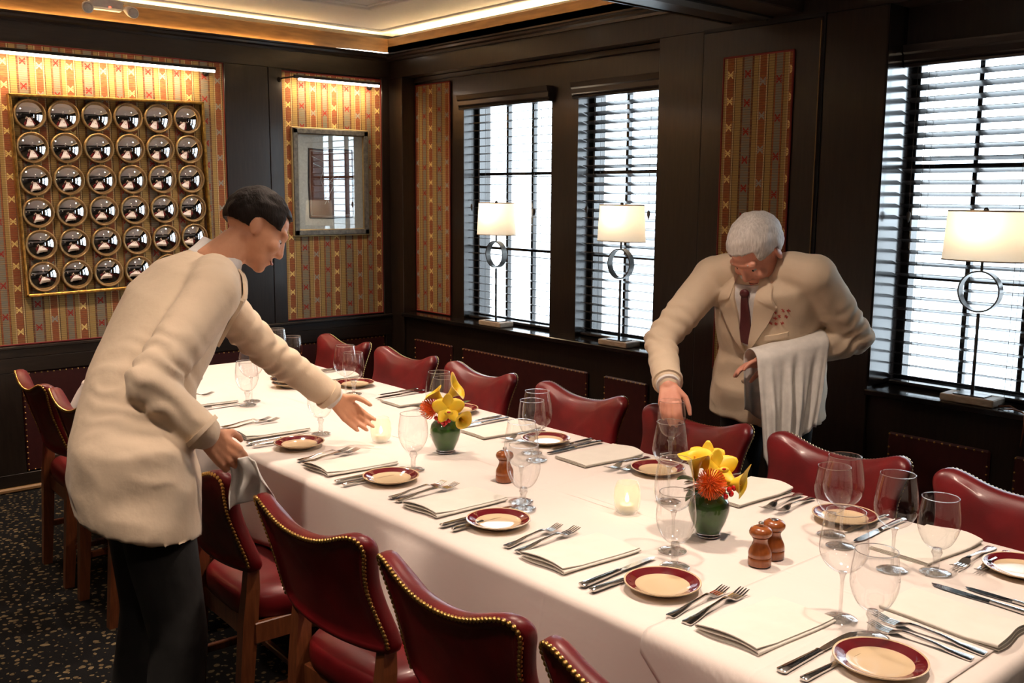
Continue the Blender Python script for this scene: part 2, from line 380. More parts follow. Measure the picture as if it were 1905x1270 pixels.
# ================================================================== THE SETTING
XL, YP, YR, YG = -5.69, 3.81, 3.93, 4.04
WD, WH = MAT['wood_wall'], MAT['wood_wall_h']
struct(MB().box(-6.0, 2.6, -2.7, 4.3, -.05, 0).build('floor', MAT['carpet']))
struct(MB().box(-60, 60, 4.35, 80, -.30, -.20).build('ground_outside', MAT['pavement']))
# ceiling slab and its mouldings
ceil = struct(MB().box(-6.0, 2.6, -2.7, 4.3, ZC, ZC+.1).build('ceiling', MAT['ceil']))
def mould(x0, y1, wd, dp):      # L-shaped run following the two coves, mitred at the corner
    mb = MB()
    mb.box(x0, x0+wd, -2.4, y1, ZC-dp, ZC+.002, .004); mb.box(x0+wd, -2.9, y1-wd, y1, ZC-dp, ZC+.002, .004)
    return mb.build('moulding', MAT['ceil'], ceil)
mould(-5.655, 3.745, .03, .012); mould(-5.06, 3.28, .055, .020); mould(-4.99, 3.21, .02, .010)

# left wall
wl = struct(MB().box(-6.0, -5.70, -2.7, 4.3, 0, 2.595).box(-6.0, -5.81, -2.7, 4.3, 2.595, ZC).build('wall_left', WD))
def part(mb, name, m, parent, **k): return mb.build(name, m, parent, **k)
XS = -5.676
part(MB().box(-5.70, XS, -2.7, 3.81, 2.388, 2.50, .002), 'rail', WH, wl)
part(MB().box(-5.70, XS, -2.7, 3.81, .735, .800, .003), 'rail', WH, wl)
part(MB().box(-5.70, XS+.014, -2.7, 3.81, .783, .800, .003), 'cap_strip', WH, wl)
for a, b in ((2.632, 2.918), (2.922, 3.012), (3.748, 3.81), (-.9, -.35)):
    part(MB().box(-5.70, XS, a, b, .80, 2.388, .002), 'stile', WD, wl)
part(MB().box(-5.70, XS, -2.7, 3.81, .655, .735, .002), 'rail', WH, wl)
part(MB().box(-5.70, XS, -2.7, 3.81, .03, .098, .002), 'rail', WH, wl)
for a, b in ((1.20, 1.405), (2.90, 3.09), (3.76, 3.81), (-.9, -.6)):
    part(MB().box(-5.70, XS, a, b, .098, .655, .002), 'stile', WD, wl)
struct(MB().box(-5.70, -5.655, -2.7, 3.80, 0, .028, .008).build('baseboard_left', MAT['toe']))
# crown with lip, fascia and coves (left and window side)
def crown(parent, side):
    pr = [(0, 2.497), (.018, 2.497), (.020, 2.510), (.034, 2.518), (.038, 2.530), (.052, 2.534), (.054, 2.543), (.046, 2.543), (.044, 2.537), (0, 2.537)]
    if side == 'l': rs = [[(XL+a, y, z) for a, z in pr] for y in (-2.7, YP-.0)]
    else: rs = [[(x, YP-a, z) for a, z in pr] for x in (XL, -2.88)]
    return MB().rings(rs).build('crown', WH, parent)
ww = struct(MB().box(-6.0, 2.6, 3.83, 4.15, 0, .79).box(-6.0, 2.6, YP, 4.15, 2.388, 2.595).box(-6.0, 2.6, 3.93, 4.15, 2.595, ZC)
            .box(-6.0, -5.016, YR, 4.15, .79, 2.388).box(-4.20, -3.984, YR, 4.15, .79, 2.388)
            .box(-5.016, -4.20, YR, 4.15, 2.20, 2.388).box(-3.984, -3.302, YR, 4.15, 2.20, 2.388)
            .box(-3.302, -2.1, 3.86, 4.15, .79, 2.388).box(-2.1, -1.10, 3.955, 4.15, 2.22, 2.388).box(-1.10, 2.6, YP, 4.15, .79, 2.388)
            .box(-2.88, 2.6, YP, 3.93, 2.595, ZC)
            .build('wall_window', WD))
for nm, x0, x1 in (('pilaster', -5.70, -5.53), ('pilaster', -3.302, -3.028), ('pilaster', -2.382, -2.10), ('pilaster', -1.10, -.85)):
    part(MB().box(x0, x1, YP, 3.935, 0, 2.388, .003), nm, WD, ww)
part(MB().box(-2.10, -2.094, 3.815, 4.06, .83, 2.388), 'jamb', MAT['sill'], ww)
part(MB().box(-5.53, -3.302, 3.905, 3.93, 2.355, 2.388, .004), 'cornice_strip', WH, ww)
crown(wl, 'l'); crown(ww, 'w')
part(MB().box(-5.71, XL, -2.7, 3.83, 2.535, 2.648, .002), 'fascia', MAT['fascia'], wl)
part(MB().box(XL, -2.87, YP, 3.83, 2.535, 2.648, .002), 'fascia', MAT['fascia'], ww)
# led strips: in the coves behind the fascia and on the crown ledge
def strip(parent, *b): return MB().box(*b, .002).build('led_strip', MAT['led'], parent)
strip(wl, -5.775, -5.760, -2.6, 3.80, 2.597, 2.604); strip(ww, -5.70, -2.90, 3.875, 3.890, 2.597, 2.604)
strip(wl, -5.686, -5.678, -2.6, 3.25, 2.5375, 2.5415); strip(ww, -5.66, -2.90, 3.797, 3.805, 2.5375, 2.5415)
MB().rings([[(XL+.030+a, y, 2.538+z+b) for a, b in ((0, 0), (.008, 0), (.008, .005), (0, .005))] for y, z in ((3.25, 0), (3.4, .003), (3.55, .0075), (3.79, .0095))]).build('led_strip', MAT['tube'], wl)

struct(MB().box(2.5, 2.6, -2.7, 4.3, 0, ZC).build('wall_right', MAT['plainwall']))
struct(MB().box(-6.0, 2.6, -2.7, -2.6, 0, ZC).build('wall_back', MAT['plainwall']))

# ceiling beam that carries the folding partition's track
beam = struct(MB().box(-2.87, -2.492, -2.6, YP, 2.405, ZC+.01, .006).build('trim_1', WD))
beam['label'] = 'dark wooden ceiling beam crossing the room above the narrow door'
MB().box(-2.725, -2.64, -2.6, 3.80, 2.396, 2.406).build('track', MAT['black'], beam)
MB().box(-2.885, -2.868, -2.6, YP, 2.40, 2.425, .004).build('bead', MAT['sill'], beam)

# wainscot under the sill: rails, stiles and leather panels with nail heads
def nails(mb, pts, nrm, r, up=V((0, 0, 1)), n=8):
    nrm = V(nrm).normalized(); a = nrm.orthogonal().normalized(); b = nrm.cross(a)
    for p in pts:
        p = V(p)
        r0 = [p+(a*cos(2*pi*j/n)+b*sin(2*pi*j/n))*r for j in range(n)]
        r1 = [p+(a*cos(2*pi*j/n)+b*sin(2*pi*j/n))*r*.72+nrm*r*.5 for j in range(n)]
        r2 = [p+(a*cos(2*pi*j/n)+b*sin(2*pi*j/n))*r*.25+nrm*r*.72 for j in range(n)]
        mb.rings([r0, r1, r2], cap0=False)
def rect_pts(a0, a1, z0, z1, st):
    o = []
    for k in range(int((a1-a0)/st)+1): o += [(a0+k*st, z1), (a0+k*st, z0)]
    for k in range(1, int((z1-z0)/st)): o += [(a0, z0+k*st), (a1, z0+k*st)]
    return o
def leather(parent, side, a0, a1, z0=.10, z1=.652):
    mb, nb = MB(), MB(); pts = rect_pts(a0+.008, a1-.008, z0+.008, z1-.008, .032)
    if side == 'w':
        mb.box(a0, a1, 3.815, 3.832, z0, z1, .008); nails(nb, [(a, 3.8148, z) for a, z in pts], (0, -1, 0), .0048)
    else:
        mb.box(-5.702, -5.683, a0, a1, z0, z1, .008); nails(nb, [(-5.6828, a, z) for a, z in pts], (1, 0, 0), .0048)
    o = mb.build('leather_panel', MAT['leather_wall'], parent, smooth=False)
    n = stuff(nb.build('nail_head', MAT['brass'], o, smooth=True)); return o
for a0, a1 in ((-5.415, -5.0), (-4.89, -3.765), (-3.64, -3.33), (-1.995, -1.575), (-1.487, -1.13)): leather(ww, 'w', a0, a1)
for a0, a1 in ((1.41, 2.895), (3.095, 3.755), (-.3, 1.195)): leather(wl, 'l', a0, a1)
sl = MB().box(-5.53, -3.302, 3.785, 4.05, .795, .82, .004).build('trim_2', MAT['sill']); struct(sl)
sl['label'] = 'dark glossy window sill under the two blinds left of the door'
sl = MB().box(-2.10, -1.10, 3.785, 4.05, .795, .82, .004).build('trim_3', MAT['sill']); struct(sl)
sl['label'] = 'dark glossy window sill right of the narrow door'

# windows
def window(n, x0, x1, mx):
    f = MB(); z0, z1 = .82, 2.21; d0, d1 = YG-.012, YG+.05
    f.box(x0, x0+.035, d0, d1, z0, z1, .004).box(x1-.035, x1, d0, d1, z0, z1, .004).box(x0, x1, d0, d1, z0, z0+.035, .004).box(x0, x1, d0, d1, z1-.04, z1, .004)
    o = struct(f.build('window_%d' % n, MAT['sill']))
    cols = [x0+.03]+mx+[x1-.03]; rows = [z0+.03, 1.285, 1.75, z1-.035]
    for x in mx: MB().box(x-.010, x+.010, YG-.004, YG+.03, z0+.03, z1-.03, .003).build('muntin', MAT['sill'], o)
    for z in rows[1:-1]: MB().box(x0+.03, x1-.03, YG-.006, YG+.028, z-.009, z+.009, .003).build('muntin', MAT['sill'], o)
    for i in range(len(cols)-1):
        for j in range(3):
            MB().box(cols[i], cols[i+1], YG+.012, YG+.0125, rows[j], rows[j+1]).build('pane', MAT['pane'], o)
    p = bpy.data.lights.new('daylight_portal', 'AREA'); p.shape = 'RECTANGLE'; p.size = x1-x0; p.size_y = z1-z0; p.cycles.is_portal = True
    po = bpy.data.objects.new('daylight_portal', p); COL.objects.link(po); po.location = ((x0+x1)/2, YG+.12, (z0+z1)/2); po.rotation_euler = (radians(-90), 0, 0)
window(1, -5.016, -4.20, [-4.716, -4.481]); window(2, -3.984, -3.302, [-3.945+.235, -3.475]); window(3, -2.098, -1.10, [-1.815, -1.58, -1.345])

# venetian blinds
def blind(x0, x1, vx0, vx1, vy, tilt, label, yb=3.985):
    t = thing('window_blind', label, 'blind', ((x0+x1)/2, yb, .823), group='dark wooden slat blinds')
    cx = (x0+x1)/2; L = x1-x0
    prof = [(0, 0), (-.010, .0), (-.012, .010), (-.006, .016), (-.016, .026), (-.016, .050), (-.024, .058), (-.028, .078), (-.030, .086), (0, .086)]
    rs = [[(x, vy-yb+a, 2.150-.823+z) for a, z in prof] for x in (vx0-cx, vx1-cx)]
    mb = MB().rings(rs)
    mb.box(vx0-cx, vx1-cx, vy-yb, yb-yb-.02, 2.150-.823, 2.236-.823)
    mb.build('valance', MAT['slat'], t)
    s = MB(); n = 7; top = []; bot = []
    prof = [(-.025+.05*k/(n-1), .0022*(1-(2*k/(n-1)-1)**2)) for k in range(n)]
    ring = [(a, z+.0014) for a, z in prof]+[(a, z-.0014) for a, z in reversed(prof)]
    s.rings([[(x, a, z) for a, z in ring] for x in (-L/2+.006, L/2-.006)])
    me = None; z = .04; k = 0
    while z < 1.315:
        if me is None:
            o = s.build('slat', MAT['slat'], t); me = o.data
        else: o = link('slat', me, None, t)
        o.location = (0, 0, z); o.rotation_euler = (radians(tilt+1.5*sin(k*1.7)), 0, 0); z += .0482; k += 1
    MB().box(-L/2+.006, L/2-.006, -.026, .026, .004, .020, .004).build('bottom_rail', MAT['slat'], t)
    for q in ((-.36, .36) if L < .9 else (-.40, 0, .40)):
        lad = MB()
        for yy in (-.027, .027): lad.tube([(q*L, yy, .01), (q*L, yy, 1.33)], .0011, 5)
        stuff(lad.build('ladder_cord', MAT['cord'], t))
    for q, zz in ((-.5+.06/L*.9, .72), (.5-.16/L, .70)):
        c = MB().tube([(q*L, -.036, 1.33), (q*L, -.036, zz)], .001, 5).build('pull_cord', MAT['cord'], t)
        MB().lathe([(.002, .0), (.008, -.006), (.0095, -.022), (.004, -.040), (.0015, -.046)], 10, q*L, -.036, zz+.02).build('tassel', MAT['cord'], c, smooth=True)
    return t
blind(-5.012, -4.204, -5.02, -4.185, 3.90, -1, 'dark slatted wooden blind nearest the room corner')
blind(-3.980, -3.306, -3.995, -3.305, 3.90, -18, 'dark slatted wooden blind just left of the dark pillar')
blind(-2.090, -1.104, -2.090, -1.104, 3.945, -18, 'wide dark slatted wooden blind at the right edge')

# narrow door / folded partition leaf
d = struct(MB().box(-3.020, -2.392, 3.800, 3.84, .01, 2.374, .003).build('door_1', WD))
d['label'] = 'dark wooden partition leaf with a striped textile panel'
MB().box(-2.400, -2.396, 3.797, 3.803, .02, 2.36).build('edge_strip', MAT['toe'], d)
MB().box(-3.0285, -2.3815, 3.806, 3.835, 0, 2.392).build('gap', MAT['black'], d)
MB().lathe([(.012, 0), (.012, .03)], 10, -2.68, 3.82, 2.372).build('pivot', MAT['steel'], d)

# upholstered striped textile panels with red piping: local x runs along the wall, local z up
def kilim(label, W, z0, z1, loc, rotz, phase, t=.012):
    o = MB().box(-W/2, W/2, -t, 0, z0, z1, .004)
    o.v = [(a+phase, b, c) for a, b, c in o.v]
    ob = o.build('fabric_panel', MAT['kilim'])
    ob.rotation_euler = (0, 0, rotz)
    ob.location = V(loc)-(Matrix.Rotation(rotz, 3, 'Z') @ V((phase, 0, 0)))
    tag(ob, label, 'wall panel', 'striped textile wall panels')
    r = .005; mb = MB(); x0, x1 = phase-W/2, phase+W/2
    for p, q in (((x0, z0), (x1, z0)), ((x1, z0), (x1, z1)), ((x1, z1), (x0, z1)), ((x0, z1), (x0, z0))):
        mb.tube([(p[0], -t+.001, p[1]), (q[0], -t+.001, q[1])], r, 8)
    mb.build('piping', MAT['piping'], ob, smooth=True, angle=50)
    return ob
def ph(u, ref): return ((u-ref) % .331)
# left wall faces +x: local x -> world +y (rot 90)
kilim('striped textile panel behind the grid of round mirrors', 2.632+.35, .805, 2.386, (-5.70, (2.632-.35)/2, 0), radians(90), ph((2.632-.35)/2, 1.424))
kilim('striped textile panel behind the framed print', .732, .812, 2.374, (-5.70, 3.380, 0), radians(90), ph(3.380, 3.056))
# window wall faces -y: local x -> world +x
kilim('dim striped textile strip left of the first window', .375, .83, 2.337, (-5.338, YR, 0), 0, ph(0, -.02))
kilim('narrow striped textile panel on the dark door', .371, .80, 2.250, (-2.7085, 3.802, 0), 0, ph(0, .185), .008)

# ================================================================== WALL FITTINGS
# 6 x 6 convex mirrors in a gilt frame, hung a little crooked
def mirror_grid():
    w_, h_ = 1.045, 1.050
    t = thing('mirror_grid', 'gilt square frame holding six rows of small round convex mirrors', 'mirror', (-5.684, 1.972, 1.605))
    t.rotation_euler = Matrix.Rotation(radians(1.35), 3, 'X').to_euler()
    fr = MB()
    for a, b in (((-w_/2, -h_/2), (w_/2, -h_/2)), ((w_/2, -h_/2), (w_/2, h_/2)), ((w_/2, h_/2), (-w_/2, h_/2)), ((-w_/2, h_/2), (-w_/2, -h_/2))):
        x0, x1 = sorted((a[0], b[0])); z0, z1 = sorted((a[1], b[1])); e = .008
        fr.box(.0, .040, x0-e, x1+e, z0-e, z1+e, .004)
    fr.build('frame', MAT['gilt'], t)
    p = .1715; R = .0835
    rim = MB().rings([[(0, 0, 0)]*0 or [((xx), r*cos(2*pi*j/40), r*sin(2*pi*j/40)) for j in range(40)] for xx, r in
                      ((.004, R-.012), (.004, R-.002), (.012, R), (.020, R-.002), (.025, R-.006), (.022, R-.011), (.014, R-.013))], cap0=False, cap1=False)
    gl = MB(); gr = R-.0115
    gl.rings([[(.014+.024*(1-(r/gr)**2), r*cos(2*pi*j/40), r*sin(2*pi*j/40)) for j in range(40)] for r in [gr*sin(pi/2*(1-k/9))+.0001 for k in range(10)]], cap0=False)
    back = MB().lathe([(.006, 0), (.006, .004)], 8)
    rme = gme = None
    for i in range(6):
        for j in range(6):
            y, z = (i-2.5)*p, (2.5-j)*p
            if rme is None:
                r = rim.build('mirror', MAT['bronze_rim'], t, smooth=True); rme = r.data; g = gl.build('mirror_glass', MAT['mirror'], r, smooth=True); gme = g.data
            else:
                r = link('mirror', rme, None, t); g = link('mirror_glass', gme, None, r)
            r.location = (.003, y, z)
    pins = MB()
    for i in range(6):
        for j in range(5):
            pins.tube([(.014, (i-2.5)*p, (2-j)*p-.006), (.014, (i-2.5)*p, (2-j)*p+.006)], .003, 6)
            pins.tube([(.014, (j-2)*p-.006, (i-2.5)*p), (.014, (j-2)*p+.006, (i-2.5)*p)], .003, 6)
        pins.tube([(.014, (i-2.5)*p, 2.5*p+R-.003), (.014, (i-2.5)*p, h_/2)], .0022, 6)
        pins.tube([(.014, (i-2.5)*p, -2.5*p-R+.003), (.014, (i-2.5)*p, -h_/2)], .0022, 6)
        pins.tube([(.014, 2.5*p+R-.003, (i-2.5)*p), (.014, w_/2, (i-2.5)*p)], .0022, 6)
        pins.tube([(.014, -2.5*p-R+.003, (i-2.5)*p), (.014, -w_/2, (i-2.5)*p)], .0022, 6)
    stuff(pins.build('link_pin', MAT['gilt'], t))
mirror_grid()

def picture():
    W_, H_ = .572, .692
    t = thing('framed_print', 'pewter framed brown print under glass on the striped panel', 'picture', (-5.686, 3.349, 1.6925))
    def bar(mb, o, wd, x0, x1):
        a, b = W_/2-o, H_/2-o
        mb.box(x0, x1, -a, a, b-wd, b, .004).box(x0, x1, -a, a, -b, -b+wd, .004).box(x0, x1, -a, -a+wd, -b, b, .004).box(x0, x1, a-wd, a, -b, b, .004)
    f = MB(); bar(f, .008, .034, 0, .026); f.build('frame', MAT['pewter'], t)
    f = MB(); bar(f, 0, .010, 0, .020); bar(f, .040, .006, 0, .016); f.build('frame_edge', MAT['palegilt'], t)
    MB().box(.001, .006, -W_/2+.03, W_/2-.03, -H_/2+.03, H_/2-.03).build('mount', MAT['mat'], t)
    pr = MB().box(.006, .0075, -.160, .160, -.225, .212).build('print', MAT['print'], t)
    def strokes(paths, r, m, x=.008):
        mb = MB()
        for p in paths: mb.tube([(x, a, b) for a, b in p], r, 6)
        mb.build('drawn_line', m, pr)
    strokes([[(-.162, -.227), (-.167, .0), (-.160, .215), (-.05, .208), (.05, .216), (.160, .212)], [(.160, .212), (.164, 0), (.160, -.226), (0, -.231), (-.162, -.227)]], .0042, MAT['ink'])
    strokes([[(-.15, .20), (-.02, .192), (.13, .200)], [(-.15, .200), (-.155, 0), (-.148, -.212), (-.02, -.218), (.14, -.210)], [(-.14, .165), (-.09, .145), (-.02, .12)], [(-.13, .12), (-.05, .09), (-.08, .02), (-.06, -.03)],
             [(.03, .14), (.06, .07), (.0, .02), (-.05, -.06), (-.02, -.13)], [(.1, .13), (.05, .03), (.0, -.05), (-.05, -.14)], [(-.06, .0), (-.02, .012), (.02, -.004), (.06, .012)],
             [(-.05, -.015), (0, -.006), (.05, -.02)]], .0016, MAT['white_line'])
    MB().box(.0095, .0115, -W_/2+.042, W_/2-.042, -H_/2+.042, H_/2-.042).build('glass', MAT['picglass'], t)
picture()

def picture_light(y0, y1, label, knob_left):
    t = thing('picture_light', label, 'picture light', (-5.69, (y0+y1)/2, 2.328), group='slim bar lights above the wall art'); L = (y1-y0)/2
    MB().tube([(.10, -L, .008), (.10, L, .008)], .011, 12).build('bar', MAT['darkmetal'], t, smooth=True, angle=50)
    tb = MB().tube([(.102, -L+.03, -.006), (.102, L-.005, -.006)], .0085, 10).build('tube', MAT['tube'], t, smooth=True, angle=50)
    for s in (-1, 1):
        y = s*(L-.02 if not (knob_left and s < 0) else L+.055)
        a = MB().tube([(.012, y, -.01), (.055, y, -.004), (.098, min(max(y, -L), L), .006)], .005, 8).build('arm', MAT['darkmetal'], t, smooth=True)
        MB().rings([[(xx, y+r*cos(2*pi*j/14), -.01+r*sin(2*pi*j/14)) for j in range(14)] for xx, r in ((.004, .018), (.012, .018), (.022, .012), (.028, .006))]).build('wall_rose', MAT['darkmetal'], a)
    lo = lamp('picture_light_lamp', 'AREA', (0, 0, 0), 3.6*(y1-y0)/.6, (1.0, .72, .44), shape='RECTANGLE', size=.02, size_y=(y1-y0)*.94)
    lo.parent = t; lo.location = (.100, 0, -.020); lo.rotation_euler = (0, radians(28), 0); lo.name = 'lamp'
picture_light(-.15, 2.54, 'long slim picture light above the mirror grid', False)
picture_light(3.05, 3.675, 'short slim picture light above the framed print', True)

def emergency_light():
    t = thing('emergency_light', 'white twin-head emergency light high on the bronze fascia', 'emergency light', (-5.69, 1.955, 2.622))
    MB().box(0, .060, -.088, .088, -.020, .038, .010).build('housing', MAT['whiteplastic'], t)
    for s, y in ((-1, -.105), (1, .118)):
        h = MB().rings([[(x, y+r*cos(2*pi*j/20)+(x-.05)*.25*s, -.012+r*sin(2*pi*j/20)-(x-.05)*.35) for j in range(20)] for x, r in ((.030, .006), (.034, .020), (.060, .029), (.088, .031), (.090, .027))])
        hd = h.build('head', MAT['whiteplastic'], t, smooth=True, angle=50)
        MB().rings([[(x, y+r*cos(2*pi*j/20)+(x-.05)*.25*s, -.012+r*sin(2*pi*j/20)-(x-.05)*.35) for j in range(20)] for x, r in ((.0895, .027), (.093, .018), (.095, .004))]).build('lens', MAT['lens'], hd, smooth=True)
        MB().tube([(.03, y*.75, .0), (.04, y, -.008)], .009, 8).build('swivel', MAT['whiteplastic'], t, smooth=True)
    MB().ellipsoid((.0605, .012, -.006), ((1, 0, 0), (0, 1, 0), (0, 0, 1)), (.003, .007, .005), 10, 6).build('indicator', MAT['redled'], t, smooth=True)
emergency_light()

# recessed downlights in the ceiling
WHERE = ['over the right end of the table', 'over the middle of the table', 'over the near chairs', 'over the far half of the table', 'over the left end of the table',
         'in front of the camera', 'near the mirror grid', 'near the framed print', 'right of the table']
for i, (x, y, e, a) in enumerate(DOWN):
    t = thing('recessed_downlight', 'round recessed ceiling downlight '+WHERE[i], 'downlight', (x, y, ZC), group='recessed ceiling downlights')
    MB().lathe([(.036, .0), (.052, -.001), (.054, -.006), (.040, -.008), (.036, -.002)], 24, cap0=False, cap1=False).build('trim_ring', MAT['whiteplastic'], t, smooth=True)
    MB().lathe([(.037, -.001), (.037, -.003)], 20).build('lens', MAT['downled'], t)
# two wall lamps on the wall behind the photographer (seen in the mirrors)
def sconce(loc, rz, label):
    t = thing('wall_sconce', label, 'wall lamp', loc, rz, group='wall lamps behind the camera')
    MB().box(-.05, .05, -.02, 0, -.09, .09, .006).build('back_plate', MAT['darkmetal'], t)
    MB().tube([(0, -.01, -.05), (0, -.08, -.06), (0, -.11, 0)], .008, 8).build('arm', MAT['darkmetal'], t, smooth=True)
    MB().lathe([(.075, -.0), (.055, .15)], 24, 0, -.11, 0, False, False).build('lamp_shade', MAT['shade'], t, smooth=True)
    MB().ellipsoid((0, -.11, .07), ((1, 0, 0), (0, 1, 0), (0, 0, 1)), (.022, .022, .03), 12, 8).build('bulb', MAT['bulbglass'], t, smooth=True)
    l = lamp('lamp', 'POINT', (0, 0, 0), 12, WARM, shadow_soft_size=.035); l.parent = t; l.location = (0, -.11, .125)
sconce((-1.6, -2.6, 1.75), pi, 'shaded wall lamp on the back wall, left one')
sconce((.6, -2.6, 1.75), pi, 'shaded wall lamp on the back wall, right one')

# table lamps on the sill
def sill_lamp(x, y, label):
    t = thing('table_lamp', label, 'lamp', (x, y, .8205), group='ring-stem lamps on the window sill')
    MB().box(-.105, .105, -.055, .055, 0, .030, .004).build('base', MAT['travertine'], t)
    MB().box(-.062, .062, -.036, .036, .030, .034, .001).build('base_plate', MAT['darkmetal'], t)
    pts = [(0, 0, .03+.325*k/12) for k in range(13)]; rad = [.0062+.0012*abs(sin(k*2.1)) for k in range(13)]
    MB().tube(pts, rad, 8).build('stem', MAT['lampmetal'], t, smooth=True)
    zc, R = .4405, .079
    rs = []
    for j in range(48):
        a = 2*pi*j/48; c, s_ = cos(a), sin(a)
        rs.append([((R+dr)*c, dy, zc+(R+dr)*s_) for dr, dy in ((.0025, -.018), (.0025, .018), (-.0035, .018), (-.0035, -.018))])
    MB().rings(rs, True, False, False, True).build('ring', MAT['lampmetal'], t)
    MB().tube([(0, 0, .52), (0, 0, .74)], .0055, 8).build('neck', MAT['lampmetal'], t, smooth=True)
    sh = MB(); n = 40
    def el(a, b, z): return [(a*cos(2*pi*j/n), b*sin(2*pi*j/n), z) for j in range(n)]
    sh.rings([el(.158-.012*k/4, .082-.008*k/4, .560+.192*k/4) for k in range(5)], True, False, False)
    s = sh.build('lamp_shade', MAT['shade'], t, smooth=True, angle=40)
    MB().rings([el(.1595, .0835, .558), el(.1593, .0833, .563), el(.1565, .0805, .563), el(.1565, .0805, .558)], True, False, False, True).build('trim', MAT['travertine'], s)
    MB().rings([el(.1468, .0748, .748), el(.1465, .0745, .7535), el(.144, .072, .7535), el(.144, .072, .748)], True, False, False, True).build('trim', MAT['travertine'], s)
    MB().lathe([(.004, .745), (.010, .748), (.010, .758), (.004, .764)], 12).build('finial', MAT['darkmetal'], t, smooth=True, angle=40)
    MB().tube([(-.145, 0, .748), (.145, 0, .748)], .0018, 6).build('spider', MAT['darkmetal'], t)
    MB().ellipsoid((0, 0, .655), ((1, 0, 0), (0, 1, 0), (0, 0, 1)), (.022, .022, .032), 14, 8).build('bulb', MAT['bulbglass'], t, smooth=True)
    l = lamp('lamp', 'POINT', (0, 0, 0), 2.6, (1, .78, .56), shadow_soft_size=.03); l.parent = t; l.location = (0, 0, .705)
    return t
sill_lamp(-4.610, 3.862, 'ring-stem table lamp on the sill nearest the room corner')
sill_lamp(-3.578, 3.864, 'ring-stem table lamp on the sill left of the dark pillar')
L3 = sill_lamp(-1.683, 3.868, 'ring-stem table lamp on the sill at the right edge')
cd = MB().tube([(-1.57, 3.845, .827), (-1.53, 3.85, .834), (-1.50, 3.83, .829), (-1.535, 3.815, .827), (-1.50, 3.80, .833), (-1.47, 3.81, .827), (-1.45, 3.79, .824), (-1.445, 3.778, .78), (-1.45, 3.776, .70)], .004, 7)
tag(cd.build('lamp_cord', MAT['chairwood'], None, smooth=True), 'brown lamp cord coiled on the sill beside the right lamp', 'cord')

# ================================================================== CHAIRS
def chair_back_outline():
    # right half, from the dip in the middle of the top down to the bottom middle (x, z)
    h = [(0, .826), (.045, .828), (.09, .835), (.130, .847), (.165, .860), (.195, .868), (.218, .866), (.233, .856), (.240, .840), (.238, .820), (.230, .795), (.222, .765), (.217, .735), (.217, .705),
         (.221, .670), (.227, .635), (.231, .605), (.230, .580), (.220, .562), (.200, .553), (.15, .548), (.08, .545), (0, .544)]
    # densify with catmull-rom
    o = []
    for i in range(len(h)-1):
        p0 = h[i-1] if i else (-h[1][0], h[1][1]); p1, p2 = h[i], h[i+1]; p3 = h[i+2] if i+2 < len(h) else (-h[-2][0], h[-2][1])
        for k in range(3):
            t = k/3
            o.append(tuple(.5*((2*p1[c])+(-p0[c]+p2[c])*t+(2*p0[c]-5*p1[c]+4*p2[c]-p3[c])*t*t+(-p0[c]+3*p1[c]-3*p2[c]+p3[c])*t**3) for c in (0, 1)))
    o.append(h[-1])
    return o+[(-x, z) for x, z in reversed(o[1:-1])]
OUT = chair_back_outline()
def inset_loop(pts, d):
    n = len(pts); o = []
    for i in range(n):
        a, b = V((*pts[i-1], 0)), V((*pts[(i+1) % n], 0)); t = (b-a).normalized(); nr = V((t.y, -t.x, 0))
        o.append((pts[i][0]+nr.x*d, pts[i][1]+nr.y*d))
    return o
def by(x, z, dep):      # surface of the raked, slightly dished back; dep measured towards the sitter
    return -.218-(z-.545)*.295+.036*(x/.24)**2+dep
